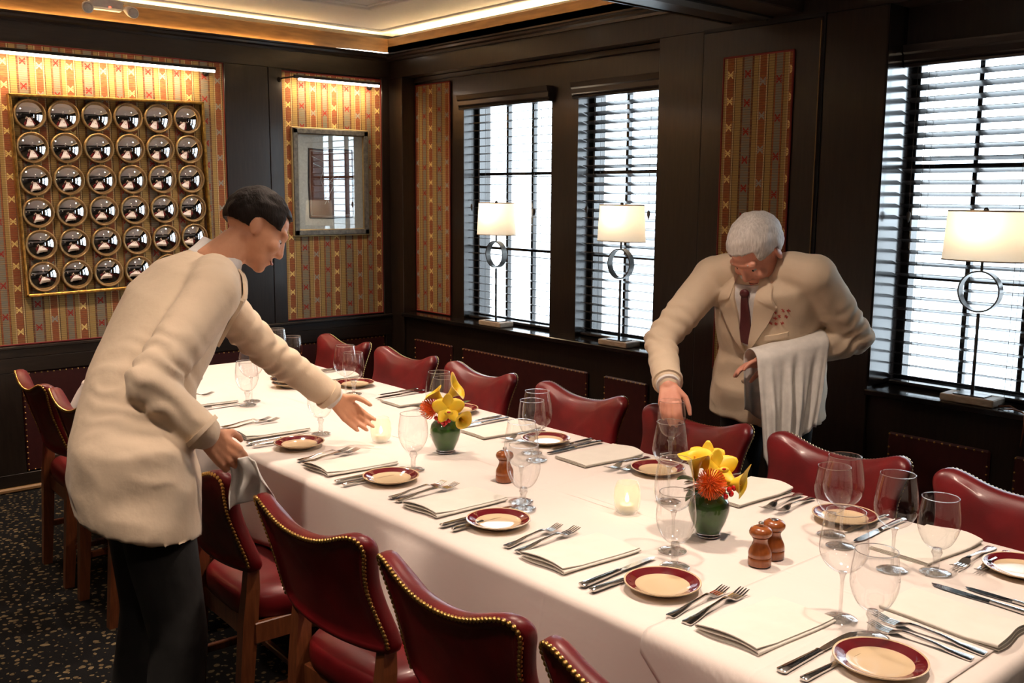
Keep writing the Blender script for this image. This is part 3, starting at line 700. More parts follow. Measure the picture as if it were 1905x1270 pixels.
def make_chair():
    root = thing('dining_chair', 'x', 'chair')
    # outline runs clockwise seen from the front, so +d insets
    test = inset_loop(OUT, .01); sg = 1 if abs(test[24][0]) < abs(OUT[24][0]) else -1
    mb = MB(); rs = []
    cz = .70
    def scaled(k): return [(x*k, cz+(z-cz)*k) for x, z in OUT]
    for k, dep in ((.02, .010), (.40, .010), (.70, .0095)): rs.append([(x, by(x, z, dep), z) for x, z in scaled(k)])
    for d_, dep in ((.026, .007), (.0215, .003), (.016, .0), (.006, .001), (.001, .009), (0, .022), (.001, .033), (.008, .043), (.018, .0475)):
        rs.append([(x, by(x, z, dep), z) for x, z in inset_loop(OUT, d_*sg)])
    for k, dep in ((.78, .0525), (.62, .055), (.45, .057), (.25, .059), (.02, .060)): rs.append([(x, by(x, z, dep), z) for x, z in scaled(k)])
    mb.rings(rs).build('backrest', MAT['leather'], root, smooth=True)
    # nail heads along the top and sides of the back, and of the front edge
    nb = MB(); ln = inset_loop(OUT, .0065*sg); pts = [V((x, by(x, z, .0005), z)) for x, z in ln]; on = inset_loop(OUT, -.01*sg)
    pts = [p for p in pts]; n = len(pts); acc = 0; sp = .0112
    for i in range(n):
        p, q = pts[i], pts[(i+1) % n]; L = (q-p).length; t = sp-acc
        while t < L:
            c = p.lerp(q, t/L)
            if c.z > .575:
                nails(nb, [c], V((on[i][0]-OUT[i][0], 0, on[i][1]-OUT[i][1])).normalized()*.55+V((0, -1, -.28))*.8, .0062, n=7)
            t += sp
        acc = (acc+L) % sp if L else acc
    stuff(nb.build('nail_head', MAT['brass'], root, smooth=True))
    # seat
    s = MB(); n = 36
    def ring(a, b0, b1, z, e=4.0):
        o = []
        for j in range(n):
            t = 2*pi*j/n; c, s_ = cos(t), sin(t)
            x = a*abs(c)**(2/e)*(1 if c > 0 else -1); y = abs(s_)**(2/e)*(1 if s_ > 0 else -1)
            y = (b0+b1)/2+y*(b1-b0)/2; o.append((x*(1+.10*(y/.22)), y, z))
        return o
    s.rings([ring(.205, -.185, .205, .395), ring(.212, -.192, .212, .402), ring(.216, -.196, .218, .43), ring(.214, -.194, .216, .458), ring(.200, -.180, .200, .474), ring(.15, -.13, .15, .482), ring(.02, -.01, .03, .484)])
    s.build('seat', MAT['leather'], root, smooth=True)
    sn = MB(); nails(sn, [(-.2+.4*k/34, .2155, .405) for k in range(35)], (0, 1, 0), .0045, n=7)
    stuff(sn.build('nail_head', MAT['brass'], root, smooth=True))
    MB().box(-.19, .19, -.185, -.165, .335, .398, .003).box(-.20, .20, .170, .192, .335, .398, .003).box(-.205, -.185, -.175, .18, .335, .398, .003).box(.185, .205, -.175, .18, .335, .398, .003).build('seat_rail', MAT['chairwood'], root)
    def leg(pts, hw):
        rs = []
        for (x, y, z), w_ in zip(pts, hw): rs.append([(x-w_, y-w_*1.15, z), (x+w_, y-w_*1.15, z), (x+w_, y+w_*1.15, z), (x-w_, y+w_*1.15, z)])
        return MB().rings(rs).build('leg', MAT['chairwood'], root)
    for sx in (-1, 1):
        leg([(sx*.170, -.215, 0), (sx*.175, -.200, .2), (sx*.182, -.186, .40), (sx*.186, -.176, .50), (sx*.186, -.172, .575)], (.016, .018, .020, .018, .015))
        leg([(sx*.198, .196, 0), (sx*.200, .190, .2), (sx*.202, .185, .395)], (.014, .018, .022))
    for sx in (-1, 1): MB().box(sx*.186-.010, sx*.186+.010, -.19, .185, .16, .185, .003).build('stretcher', MAT['chairwood'], root)
    MB().box(-.18, .18, -.010, .010, .162, .183, .003).build('stretcher', MAT['chairwood'], root)
    return root
chair0 = make_chair(); used = [False]
def put_chair(x, y, rz, label, group):
    c = chair0 if not used[0] else copy_tree(chair0); used[0] = True
    c.location = (x, y, 0); c.rotation_euler = (0, 0, radians(rz)); c['label'] = label; c['group'] = group
G1, G2 = 'red leather chairs along the near side', 'red leather chairs along the window side'
for x, rz, l in ((-.955, 2, 'oxblood leather chair cut off by the bottom edge, rightmost on near side'),
                 (-1.470, -1, 'oxblood leather chair at bottom centre, back turned to the camera'),
                 (-2.035, 3, 'oxblood leather chair just right of the bending man, back to camera'),
                 (-2.690, -2, 'oxblood leather chair half hidden behind the bending man'),
                 (-3.790, 0, 'oxblood leather chair left of the bending man, second from left'),
                 (-4.290, -2, 'oxblood leather chair farthest left on the near side')):
    put_chair(x, 1.372, rz, l, G1)
for x, rz, l in ((-4.455, 180, 'red leather chair in the far corner, leftmost by the window wall'),
                 (-3.880, 181, 'red leather chair by the corner strip, second from left at window side'),
                 (-3.315, 179, 'red leather chair behind the left flower vase at window side'),
                 (-2.680, 181, 'red leather chair left of the white-haired man'),
                 (-2.120, 178, 'red leather chair directly in front of the white-haired man'),
                 (-1.565, 180, 'red leather chair just right of the white-haired man'),
                 (-1.000, 182, 'red leather chair cut off by the right edge of the picture')):
    put_chair(x, 2.430, rz, l, G2)

# ================================================================== TABLE AND CLOTH
TX0, TX1, TY0, TY1, TZ = -4.72, -.705, 1.440, 2.470, .755
tb = thing('dining_table', 'long banquet table hidden under the white cloth', 'table', ((TX0+TX1)/2, (TY0+TY1)/2, 0))
ox, oy = tb.location.x, tb.location.y
MB().box(TX0-ox+.01, TX1-ox-.01, TY0-oy+.01, TY1-oy-.01, .715, .748, .004).build('table_top', MAT['chairwood'], tb)
for x in (TX0+.25, (TX0+TX1)/2, TX1-.25):
    for y in (TY0+.42, TY1-.42): MB().box(x-ox-.025, x-ox+.025, y-oy-.025, y-oy+.025, 0, .716, .004).build('leg', MAT['darkmetal'], tb)

def rrect(x0, x1, y0, y1, r, step=.012, rs=10):
    o = []
    def seg(a, b):
        a, b = V(a), V(b); n = max(2, int((b-a).length/step))
        return [a.lerp(b, k/n) for k in range(n)]
    def arc(cx, cy, a0): return [V((cx+r*cos(a0+pi/2*k/rs), cy+r*sin(a0+pi/2*k/rs))) for k in range(rs)]
    o += seg((x0+r, y0), (x1-r, y0)); o += arc(x1-r, y0+r, -pi/2); o += seg((x1, y0+r), (x1, y1-r)); o += arc(x1-r, y1-r, 0)
    o += seg((x1-r, y1), (x0+r, y1)); o += arc(x0+r, y1-r, pi/2); o += seg((x0, y1-r), (x0, y0+r)); o += arc(x0+r, y0+r, pi)
    return o
def wav(x, y):
    p = V((x*1.7, y*1.7, 3.3)); return noise.noise(p)*.0015+noise.noise(p*3)*.0007
def tablecloth():
    base = rrect(TX0, TX1, TY0, TY1, .02); n = len(base); cx, cy = (TX0+TX1)/2, (TY0+TY1)/2
    nr = []
    for i in range(n):
        t = (base[(i+1) % n]-base[i-1]).normalized(); nr.append(V((t.y, -t.x)))
    rs = []
    hwid = (TY1-TY0)/2
    for ins in (.50, .40, .28, .16, .08, .03):
        row = []
        for p in base:
            x = min(max(p.x, TX0+ins), TX1-ins); y = min(max(p.y, TY0+ins), TY1-ins); row.append((x, y, TZ+wav(x, y)*min(1, ins*12)))
        rs.append(row)
    per = [0]
    for i in range(1, n): per.append(per[-1]+(base[i]-base[i-1]).length)
    R = .024
    def fold(s, d):     # outward push of the hanging cloth
        a = .5+.5*sin(s*8.3+1.1*sin(s*2.1)); b = .5+.5*sin(s*15.7+2*sin(s*3.3)+1); c = max(0, sin(s*5.1+.6))**6
        return (a*.036+b*.014+c*.06)*min(1, d/.22)**.8
    for k in range(1, 6):
        a = pi/2*k/5
        rs.append([(p.x+m.x*(R*sin(a)-.006), p.y+m.y*(R*sin(a)-.006), TZ-R*(1-cos(a))) for p, m in zip(base, nr)])
    for k in range(1, 15):
        row = []
        for i, (p, m) in enumerate(zip(base, nr)):
            s = per[i]; hem = .255+.035*sin(s*1.9+.5)+.02*sin(s*4.7)
            d = hem*k/14; o = R-.006+fold(s, d)
            corner = 0
            for qx in (TX0, TX1):
                for qy in (TY0, TY1):
                    dist = sqrt((p.x-qx)**2+(p.y-qy)**2); corner = max(corner, max(0, 1-dist/.10))
            o += corner*.06*d/hem; d *= 1+.25*corner
            row.append((p.x+m.x*o, p.y+m.y*o, TZ-R-d))
        rs.append(row)
    mb = MB().rings(rs, True, True, False)
    o = mb.build('tablecloth', MAT['cloth'], None, smooth=True)
    sm = o.modifiers.new('thickness', 'SOLIDIFY'); sm.thickness = .0016; sm.offset = -1
    tag(o, 'long white cloth draped over the banquet table', 'tablecloth')
    # second cloth lapping over the right end, its corner hanging in a diagonal hem on the near side
    m2 = MB(); xs0 = -1.235; rows = []; nx = 48
    def prof(t):        # t: distance along the cloth measured from the middle of the table towards the near side
        half = (TY1-TY0)/2; q = half-.006
        if t < q: return (t, 0., 0)
        a = min((t-q)/R, pi/2)
        if t < q+R*pi/2: return (q+R*sin(a), -R*(1-cos(a)), 0)
        return (q+R, -R-(t-q-R*pi/2), t-q-R*pi/2)
    for side in (-1, 1):
        rows = []
        for i in range(nx+1):
            u = i/nx; x = xs0+(TX1-.03-xs0)*u; row = []
            # hem: the cloth is laid askew so that its left corner hangs lowest nearer the chairs
            L = (TY1-TY0)/2+.055+(.255*min(1, u/.55) if side < 0 else .12)
            for k in range(41):
                t = L*k/40; yy, dz, dn = prof(t); s = (x-TX0-.02); f = fold(s, dn)+.0035
                sk = -.0*t
                row.append((x, cy+side*(yy+(f if dn > 0 else .0)+(.003 if dn == 0 and yy > .4 else 0)), TZ+.0028+dz+wav(x, cy+side*yy)*(1 if dn == 0 and yy < .45 else 0)))
            rows.append(row)
        m2.rings(rows, closed=False)
    bm_o = m2.build('tablecloth', MAT['cloth'], None, smooth=True)
    bm = bmesh.new(); bm.from_mesh(bm_o.data); bmesh.ops.remove_doubles(bm, verts=bm.verts, dist=.0005); bmesh.ops.recalc_face_normals(bm, faces=bm.faces); bm.to_mesh(bm_o.data); bm.free()
    sm = bm_o.modifiers.new('thickness', 'SOLIDIFY'); sm.thickness = .0016; sm.offset = 0
    tag(bm_o, 'second white cloth lapped over the right end with a slanting hem', 'tablecloth')
tablecloth()
TT = TZ+.004      # the laid surface

# ================================================================== PLACE SETTINGS
def proto_plate():
    mb = MB().lathe([(.0005, .0045), (.040, .0045), (.054, .006), (.060, .0095), (.074, .0145), (.0835, .0185), (.0855, .0185), (.0858, .0165), (.0835, .0145), (.070, .009), (.056, .003), (.052, 0), (.048, 0), (.047, .002), (.0005, .002)], 48)
    o = mb.build('bread_plate', MAT['plate'], None, smooth=True, angle=50); return o
def proto_fork(L, name):
    # lies along +y, tines at +y end, bowed in z
    t = thing(name, 'x', 'fork'); s = L/.215
    cp = [(-.1075, .003), (-.07, .0045), (-.02, .0105), (.03, .0135), (.062, .0045), (.085, .0055), (.1075, .0125)]
    def zc(y):
        y /= s
        for (a, za), (b, zb) in zip(cp, cp[1:]):
            if y <= b+1e-6:
                u = max(0, (y-a)/(b-a)); u = u*u*(3-2*u); return (za+(zb-za)*u)*s
        return cp[-1][1]*s
    sec = [(-.1075, .0095, .002), (-.104, .0115, .0022), (-.085, .0105, .0022), (-.06, .0075, .0022), (-.03, .0048, .0026), (0, .0036, .0028), (.02, .0034, .0028), (.034, .0048, .0022), (.042, .0095, .0017), (.050, .0118, .0015), (.060, .0122, .0015)]
    rs = [[(x, y*s, zc(y*s)+z) for x, z in ((-w_*s, -h*.6), (0, -h), (w_*s, -h*.6), (w_*s, h*.6), (0, h*1.2), (-w_*s, h*.6))] for y, w_, h in sec]
    MB().rings(rs).build('handle', MAT['steel'], t, smooth=True, angle=60)
    for k in range(4):
        x = (-.0102+.0068*k)*s
        rs = [[(x+a*w_*s, y*s, zc(y*s)+b*h) for a, b in ((-1, -1), (1, -1), (1, 1), (-1, 1))] for y, w_, h in ((.059, .0021, .0014), (.080, .0019, .0013), (.1, .0015, .0011), (.1075, .0007, .0006))]
        MB().rings(rs).build('tine', MAT['steel'], t)
    return t
def proto_knife(L, name):
    t = thing(name, 'x', 'knife'); s = L/.262
    sec = [(-.131, .007, .0022), (-.127, .0105, .0040), (-.11, .0098, .0045), (-.07, .0085, .0042), (-.03, .0075, .0038), (-.008, .0065, .0036), (-.002, .0075, .0040)]
    rs = [[(x*s, y*s, .0048+z) for x, z in ((-w_, -h*.5), (-w_*.5, -h), (w_*.5, -h), (w_, -h*.5), (w_, h*.5), (w_*.5, h), (-w_*.5, h), (-w_, h*.5))] for y, w_, h in sec]
    MB().rings(rs).build('handle', MAT['steel'], t, smooth=True, angle=45)
    bl = [(-.003, -.0060, .0065, .0016), (.02, -.0085, .0072, .0013), (.06, -.0100, .0078, .0012), (.095, -.0098, .0074, .0011), (.118, -.0070, .0066, .0009), (.131, .0020, .0040, .0006)]
    rs = [[(a*s, y*s, .0030), (b*s, y*s, .0030+h), (b*s, y*s, .0034+h*1.6), (a*s, y*s, .0034)] for y, a, b, h in bl]
    MB().rings(rs).build('blade', MAT['steel'], t)
    return t
def proto_napkin():
    # z-folded cloth: the section is a ribbon that doubles back on itself, open layers at the -y end
    def centre(w_, th, lift):
        o = []; hw = w_/2; r = th/4
        for k in range(12): o.append((-hw+.006+(w_-.010)*k/11, .0015))
        for k in range(1, 6): a = -pi/2+pi*k/6; o.append((hw-.004+r*cos(a), .0015+r+r*sin(a)))
        for k in range(12): o.append((hw-.004-(w_-.010)*k/11, .0015+2*r+lift*sin(pi*k/11)))
        for k in range(1, 6): a = pi/2+pi-pi*0-pi*k/6-0; o.append((-hw+.006-r*abs(cos(-pi/2+pi*k/6)), .0015+3*r+r*sin(-pi/2+pi*k/6)))
        for k in range(12): o.append((-hw+.006+(w_-.012)*k/11, .0015+4*r+lift*1.5*sin(pi*k/11)+lift*.3*sin(2*pi*k/11)))
        return o
    rows = []
    for i in range(13):
        y = -.125+.25*i/12; e = max(0, 1-i/3.0); c = centre(.158-.004*e, .0062+.006*e, .0008+.004*e)
        n = len(c); th = .0011; top = []; bot = []
        for k in range(n):
            a, b = V((*c[max(k-1, 0)], 0)), V((*c[min(k+1, n-1)], 0)); t = (b-a).normalized(); q = V((-t.y, t.x, 0))*th
            top.append((c[k][0]+q.x+.006*sin(y*14), y+.004*sin(c[k][0]*40)*e, max(.0003, c[k][1]+q.y))); bot.append((c[k][0]-q.x+.006*sin(y*14), y+.004*sin(c[k][0]*40)*e, max(.0002, c[k][1]-q.y)))
        rows.append(top+bot[::-1])
    mb = MB().rings(rows, True, False, False)
    n = len(rows[0]); h = n//2
    for base in (0, (len(rows)-1)*n):
        for k in range(h-1): mb.f.append((base+k, base+k+1, base+n-2-k, base+n-1-k))
    return mb.build('folded_napkin', MAT['napkin'], None, smooth=True, angle=60)
def proto_glass(kind):
    t = thing('water_goblet' if kind == 'g' else 'wine_glass', 'x', 'glass')
    if kind == 'g':
        bowl = [(.006, .0585), (.018, .0625), (.030, .0725), (.0395, .089), (.0455, .108), (.0468, .122), (.0460, .140), (.0430, .163), (.0405, .1825)]
        stem = [(.0055, .006), (.0065, .012), (.0085, .020), (.0078, .030), (.0080, .040), (.0115, .0475), (.0130, .0515), (.0105, .056), (.0095, .0605)]
        foot = [(.0005, .009), (.007, .0085), (.016, .0062), (.028, .0042), (.0350, .0028), (.0358, .0012), (.0345, 0), (.020, .0006), (.0005, .0010)]
    else:
        bowl = [(.005, .1010), (.018, .1060), (.034, .1175), (.0445, .133), (.0490, .150), (.0488, .166), (.0460, .192), (.0420, .215), (.0390, .2320)]
        stem = [(.0050, .006), (.0042, .012), (.0036, .030), (.0034, .060), (.0040, .085), (.0062, .096), (.0085, .1025)]
        foot = [(.0005, .0085), (.006, .0080), (.015, .0055), (.027, .0036), (.0345, .0022), (.0352, .0010), (.0340, 0), (.020, .0005), (.0005, .0008)]
    # smooth the bowl profile
    pr = []
    for i in range(len(bowl)-1):
        p0 = bowl[max(i-1, 0)]; p1, p2 = bowl[i], bowl[i+1]; p3 = bowl[min(i+2, len(bowl)-1)]
        for k in range(3):
            u = k/3; pr.append(tuple(.5*(2*p1[c]+(-p0[c]+p2[c])*u+(2*p0[c]-5*p1[c]+4*p2[c]-p3[c])*u*u+(-p0[c]+3*p1[c]-3*p2[c]+p3[c])*u**3) for c in (0, 1)))
    pr.append(bowl[-1])
    MB().lathe(pr, 40, cap0=True, cap1=False).build('bowl', MAT['bowl'], t, smooth=True)
    r, z = bowl[-1]
    MB().tube([(r*cos(2*pi*j/40), r*sin(2*pi*j/40), z) for j in range(40)], .0009, 6, False, True).build('rim', MAT['glass'], t, smooth=True)
    MB().lathe(stem, 20).build('stem', MAT['foot'], t, smooth=True)
    MB().lathe(foot, 40).build('foot', MAT['foot'], t, smooth=True)
    return t
PROTO = {'plate': proto_plate(), 'fork1': proto_fork(.225, 'dinner_fork'), 'fork2': proto_fork(.205, 'salad_fork'), 'knife1': proto_knife(.262, 'dinner_knife'),
         'knife2': proto_knife(.205, 'butter_knife'), 'napkin': proto_napkin(), 'g': proto_glass('g'), 'w': proto_glass('w')}
first = {k: True for k in PROTO}
def put(kind, x, y, rz, label, cat, group, z=None):
    o = PROTO[kind]
    if not first[kind]: o = copy_tree(o)
    first[kind] = False
    o.location = (x, y, TT if z is None else z); o.rotation_euler = (0, 0, rz); tag(o, label, cat, group)
    return o
def setting(cx, cy, rot, where, gob=(.190, .115), win=(.105, .165), px=-.262, skip=(), seed=0):
    rnd = random.Random(seed); R = Matrix.Rotation(radians(rot), 2)
    def go(kind, lx, ly, dr, label, cat, group):
        if kind in skip: return
        q = R @ V((lx+rnd.uniform(-.004, .004), ly+rnd.uniform(-.004, .004)))
        put(kind, cx+q.x, cy+q.y, radians(rot+dr+rnd.uniform(-2, 2)), label+' '+where, cat, group)
    go('plate', px, -.012, rnd.uniform(0, 90), 'maroon-rimmed bread plate', 'plate', 'bread plates on the table')
    go('fork1', -.118, -.005, 4, 'inner silver fork', 'fork', 'forks on the table')
    go('fork2', -.160, -.012, 5, 'outer silver fork', 'fork', 'forks on the table')
    go('napkin', 0, 0, rnd.uniform(-3, 3), 'folded ivory napkin', 'napkin', 'napkins on the table')
    go('knife1', .135, -.018, 1, 'long dinner knife', 'knife', 'knives on the table')
    go('knife2', .180, -.045, -1, 'small butter knife', 'knife', 'knives on the table')
    if gob: go('g', gob[0], gob[1], 0, 'empty water goblet', 'glass', 'water goblets on the table')
    if win: go('w', win[0], win[1], 0, 'empty wine glass', 'glass', 'wine glasses on the table')
NR = ('at the near place beside the right end', 'at the second near place from the right', 'at the third near place from the right',
      'at the fourth near place from the right', 'at the fifth near place from the right', 'at the near place behind the bending man')
FR = ('at the window-side place beside the right end', 'at the window-side place before the white-haired man', 'at the third window-side place from the right',
      'at the fourth window-side place from the right', 'at the fifth window-side place from the right', 'at the leftmost window-side place')
setting(-1.082, 1.622, 0, NR[0], (.172, .112), (.080, .150), -.266, seed=1)
setting(-1.608, 1.622, 0, NR[1], (.203, .112), (.128, .188), -.300, seed=2)
setting(-2.122, 1.628, 0, NR[2], (.160, .120), (.108, .156), -.300, seed=3)
setting(-2.642, 1.615, 0, NR[3], (.172, .117), None, -.320, seed=4)
setting(-3.230, 1.620, 0, NR[4], (.160, .130), None, -.300, ('plate',), seed=5)
setting(-3.860, 1.640, 0, NR[5], (.170, .120), (.110, .170), -.28, ('plate', 'fork2', 'knife2'), seed=6)
setting(-1.095, 2.318, 180, FR[0], (.195, .108), (.140, .165), -.224, seed=7)
setting(-1.650, 2.335, 180, FR[1], None, (.096, .232), -.318, seed=8)
setting(-2.205, 2.300, 180, FR[2], (.180, .140), (.101, .193), -.240, seed=9)
setting(-2.690, 2.285, 180, FR[3], (.206, .109), (.095, .212), -.226, seed=10)
setting(-3.330, 2.345, 180, FR[4], (.289, .125), (.203, .216), -.280, seed=11)
setting(-4.010, 2.320, 180, FR[5], (.203, .068), (.166, .174), -.235, seed=12)
setting(-.855, 1.952, 90, 'at the right end of the table', (.213, .138), (.152, .211), -.312, seed=13)
for k, nm in enumerate(('bottom', 'second', 'middle', 'fourth', 'top')):
    put('plate', -3.955+.003*sin(k*2), 2.10+.003*cos(k*3), k*.7, 'maroon-rimmed plate, %s of the stack by the reaching arm' % nm, 'plate', 'stacked bread plates', TT+.017*k)

# ================================================================== CENTREPIECES
def bez(p, n=12):
    o = []
    for i in range(n+1):
        q = [V(a) for a in p]; t = i/n
        while len(q) > 1: q = [a.lerp(b, t) for a, b in zip(q, q[1:])]
        o.append(q[0])
    return o
def frame_from(d, up=V((0, 0, 1))):
    d = V(d).normalized()
    if abs(d.dot(up)) > .98: up = V((1, 0, 0))
    x = up.cross(d).normalized(); y = d.cross(x)
    return Matrix((x, y, d)).transposed()       # columns x, y, z=d
def leaf(base, tip, width, bend, label, grp, m='leafg', name='leaf'):
    base, tip = V(base), V(tip); mid = (base+tip)/2+V(bend); ax = bez([base, mid, tip], 10); sd = (tip-base).cross(V((0, 0, 1)))
    sd = sd.normalized() if sd.length > 1e-4 else V((1, 0, 0)); rows = []
    for i, p in enumerate(ax):
        t = i/10; w_ = width*(sin(pi*min(1, t*.93+.07))**.8)*(1 if t < .97 else .1)+.0005
        nn = sd.cross((ax[min(i+1, 10)]-ax[max(i-1, 0)]).normalized())
        rows.append([p+sd*(w_*k)+nn*(abs(k)*w_*.35)+nn*dz for k, dz in ((-1, 0), (-.5, 0), (0, 0), (.5, 0), (1, 0))]+[p+sd*(w_*k)+nn*(abs(k)*w_*.35)-nn*.0008 for k in (1, .5, 0, -.5, -1)])
    return tag(MB().rings(rows).build(name, MAT[m], None, smooth=True), label, 'leaf' if m == 'leafg' else 'flower', grp)
def calla(base, c, d, face, size, label, grp, roll=0):
    """trumpet spathe at c opening along d"""
    t = thing('calla_lily', label, 'flower', c, group=grp); M = frame_from(d, V(face)); n = 28; rows = []
    for i in range(13):
        v = i/12; r = size*(.16+.22*v+.62*v**3.2); row = []
        for j in range(n):
            a = 2*pi*j/n; tipk = max(0, cos(a))**3; rr = r*(1+.35*tipk*v**3)
            zz = size*(-1.15+1.75*v)+size*.55*tipk*v**4-size*.30*max(0, -cos(a))**2*v**4+size*.04*sin(3*a)*v**4
            row.append(M @ V((rr*cos(a+roll), rr*sin(a+roll), zz-size*.18*max(0, (v-.8)/.2)**2)))
        rows.append(row)
    inner = [[p*.97+M @ V((0, 0, .0006)) for p in row] for row in reversed(rows)]
    MB().rings(rows+inner, True, True, True).build('spathe', MAT['yellow'], t, smooth=True)
    MB().capsule(M @ V((0, 0, -size*.7)), M @ V((0, 0, size*.25)), size*.09, size*.06, 8, 3).build('spadix', MAT['spadix'], t, smooth=True)
    MB().tube(bez([M @ V((0, 0, -size*1.1)), M @ V((0, 0, -size*1.6)), V(base)-V(c)+V((0, 0, .02)), V(base)-V(c)], 8), .0035, 8).build('stem', MAT['leafg'], t, smooth=True)
def orchid(c, d, size, label, grp, base):
    t = thing('orchid_bloom', label, 'flower', c, group=grp); M = frame_from(d)
    for k in range(5):
        a = pi/2+2*pi*k/5; L = size*(1 if k in (1, 4) else .92); W_ = size*(.46 if k in (1, 4) else .33); rows = []
        for i in range(9):
            v = i/8; w_ = W_*sin(pi*min(1, v*.86+.10))**.75+.0004; zz = size*(.10+.22*v*v)
            def P(l, s_): return M @ V((cos(a)*l-sin(a)*s_, sin(a)*l+cos(a)*s_, zz-abs(s_)*.25))
            l = L*v
            rows.append([P(l, w_*q) for q in (-1, -.5, 0, .5, 1)]+[P(l, w_*q)-M @ V((0, 0, .001)) for q in (1, .5, 0, -.5, -1)])
        MB().rings(rows).build('petal', MAT['yellow'], t, smooth=True)
    lip = MB(); rows = []
    for i in range(7):
        v = i/6; r = size*(.10+.16*v); rows.append([M @ V((r*cos(q), -size*.10-size*.10*v+r*.6*sin(q), size*(.15+.42*v))) for q in [2*pi*j/16 for j in range(16)]])
    lip.rings(rows).build('lip', MAT['yellow'], t, smooth=True)
    MB().ellipsoid(M @ V((0, -size*.16, size*.52)), (M.col[0], M.col[1], M.col[2]), (size*.14, size*.07, size*.10), 12, 6).build('throat', MAT['berry'], t, smooth=True)
    MB().tube(bez([V((0, 0, 0)), V((0, 0, -.02)), V(base)-V(c)], 6), .003, 8).build('stem', MAT['leafg'], t, smooth=True)
def pincushion(c, d, size, label, grp, base):
    t = thing('pincushion_flower', label, 'flower', c, group=grp); M = frame_from(d); rnd = random.Random(int(1000*abs(c[0])))
    MB().ellipsoid((0, 0, 0), (M.col[0], M.col[1], M.col[2]), (size*.45, size*.45, size*.40), 14, 8).build('core', MAT['orange'], t, smooth=True)
    mb = MB()
    for k in range(150):
        z = 1-1.25*(k+.5)/150; a = k*2.39996; r = sqrt(max(0, 1-z*z)); q = M @ V((r*cos(a), r*sin(a), z))
        p1 = q*size*.4; p2 = q*size*.85+M.col[2]*size*.1; p3 = q*size*(.98+.1*rnd.random())+M.col[2]*size*.30
        mb.tube([p1, p2, p3], [.0010, .0009, .0011], 4)
    stuff(mb.build('pin', MAT['orange'], t))
    MB().tube(bez([V((0, 0, 0)), -M.col[2]*size*1.2, V(base)-V(c)], 6), .003, 8).build('stem', MAT['leafg'], t, smooth=True)
def berries(c, spots, label, grp, base):
    t = thing('berry_sprig', label, 'berries', c, group=grp)
    for p in spots:
        MB().ellipsoid(p, ((1, 0, 0), (0, 1, 0), (0, 0, 1)), (.0068, .0068, .0080), 12, 8).build('berry', MAT['berry'], t, smooth=True)
    mb = MB()
    for p in spots: mb.tube([V(p), V(p)*.4+(V(base)-V(c))*.3, V(base)-V(c)], .0012, 5)
    mb.build('twig', MAT['leafg'], t)
CAMR = V((.655, .756, 0)); CAMF = V((-.756, .655, 0)); UP = V((0, 0, 1))
def loc3(x, y, rr, uu, ff): return V((x, y, TT))+CAMR*rr+UP*uu-CAMF*ff       # right, up, towards the viewer
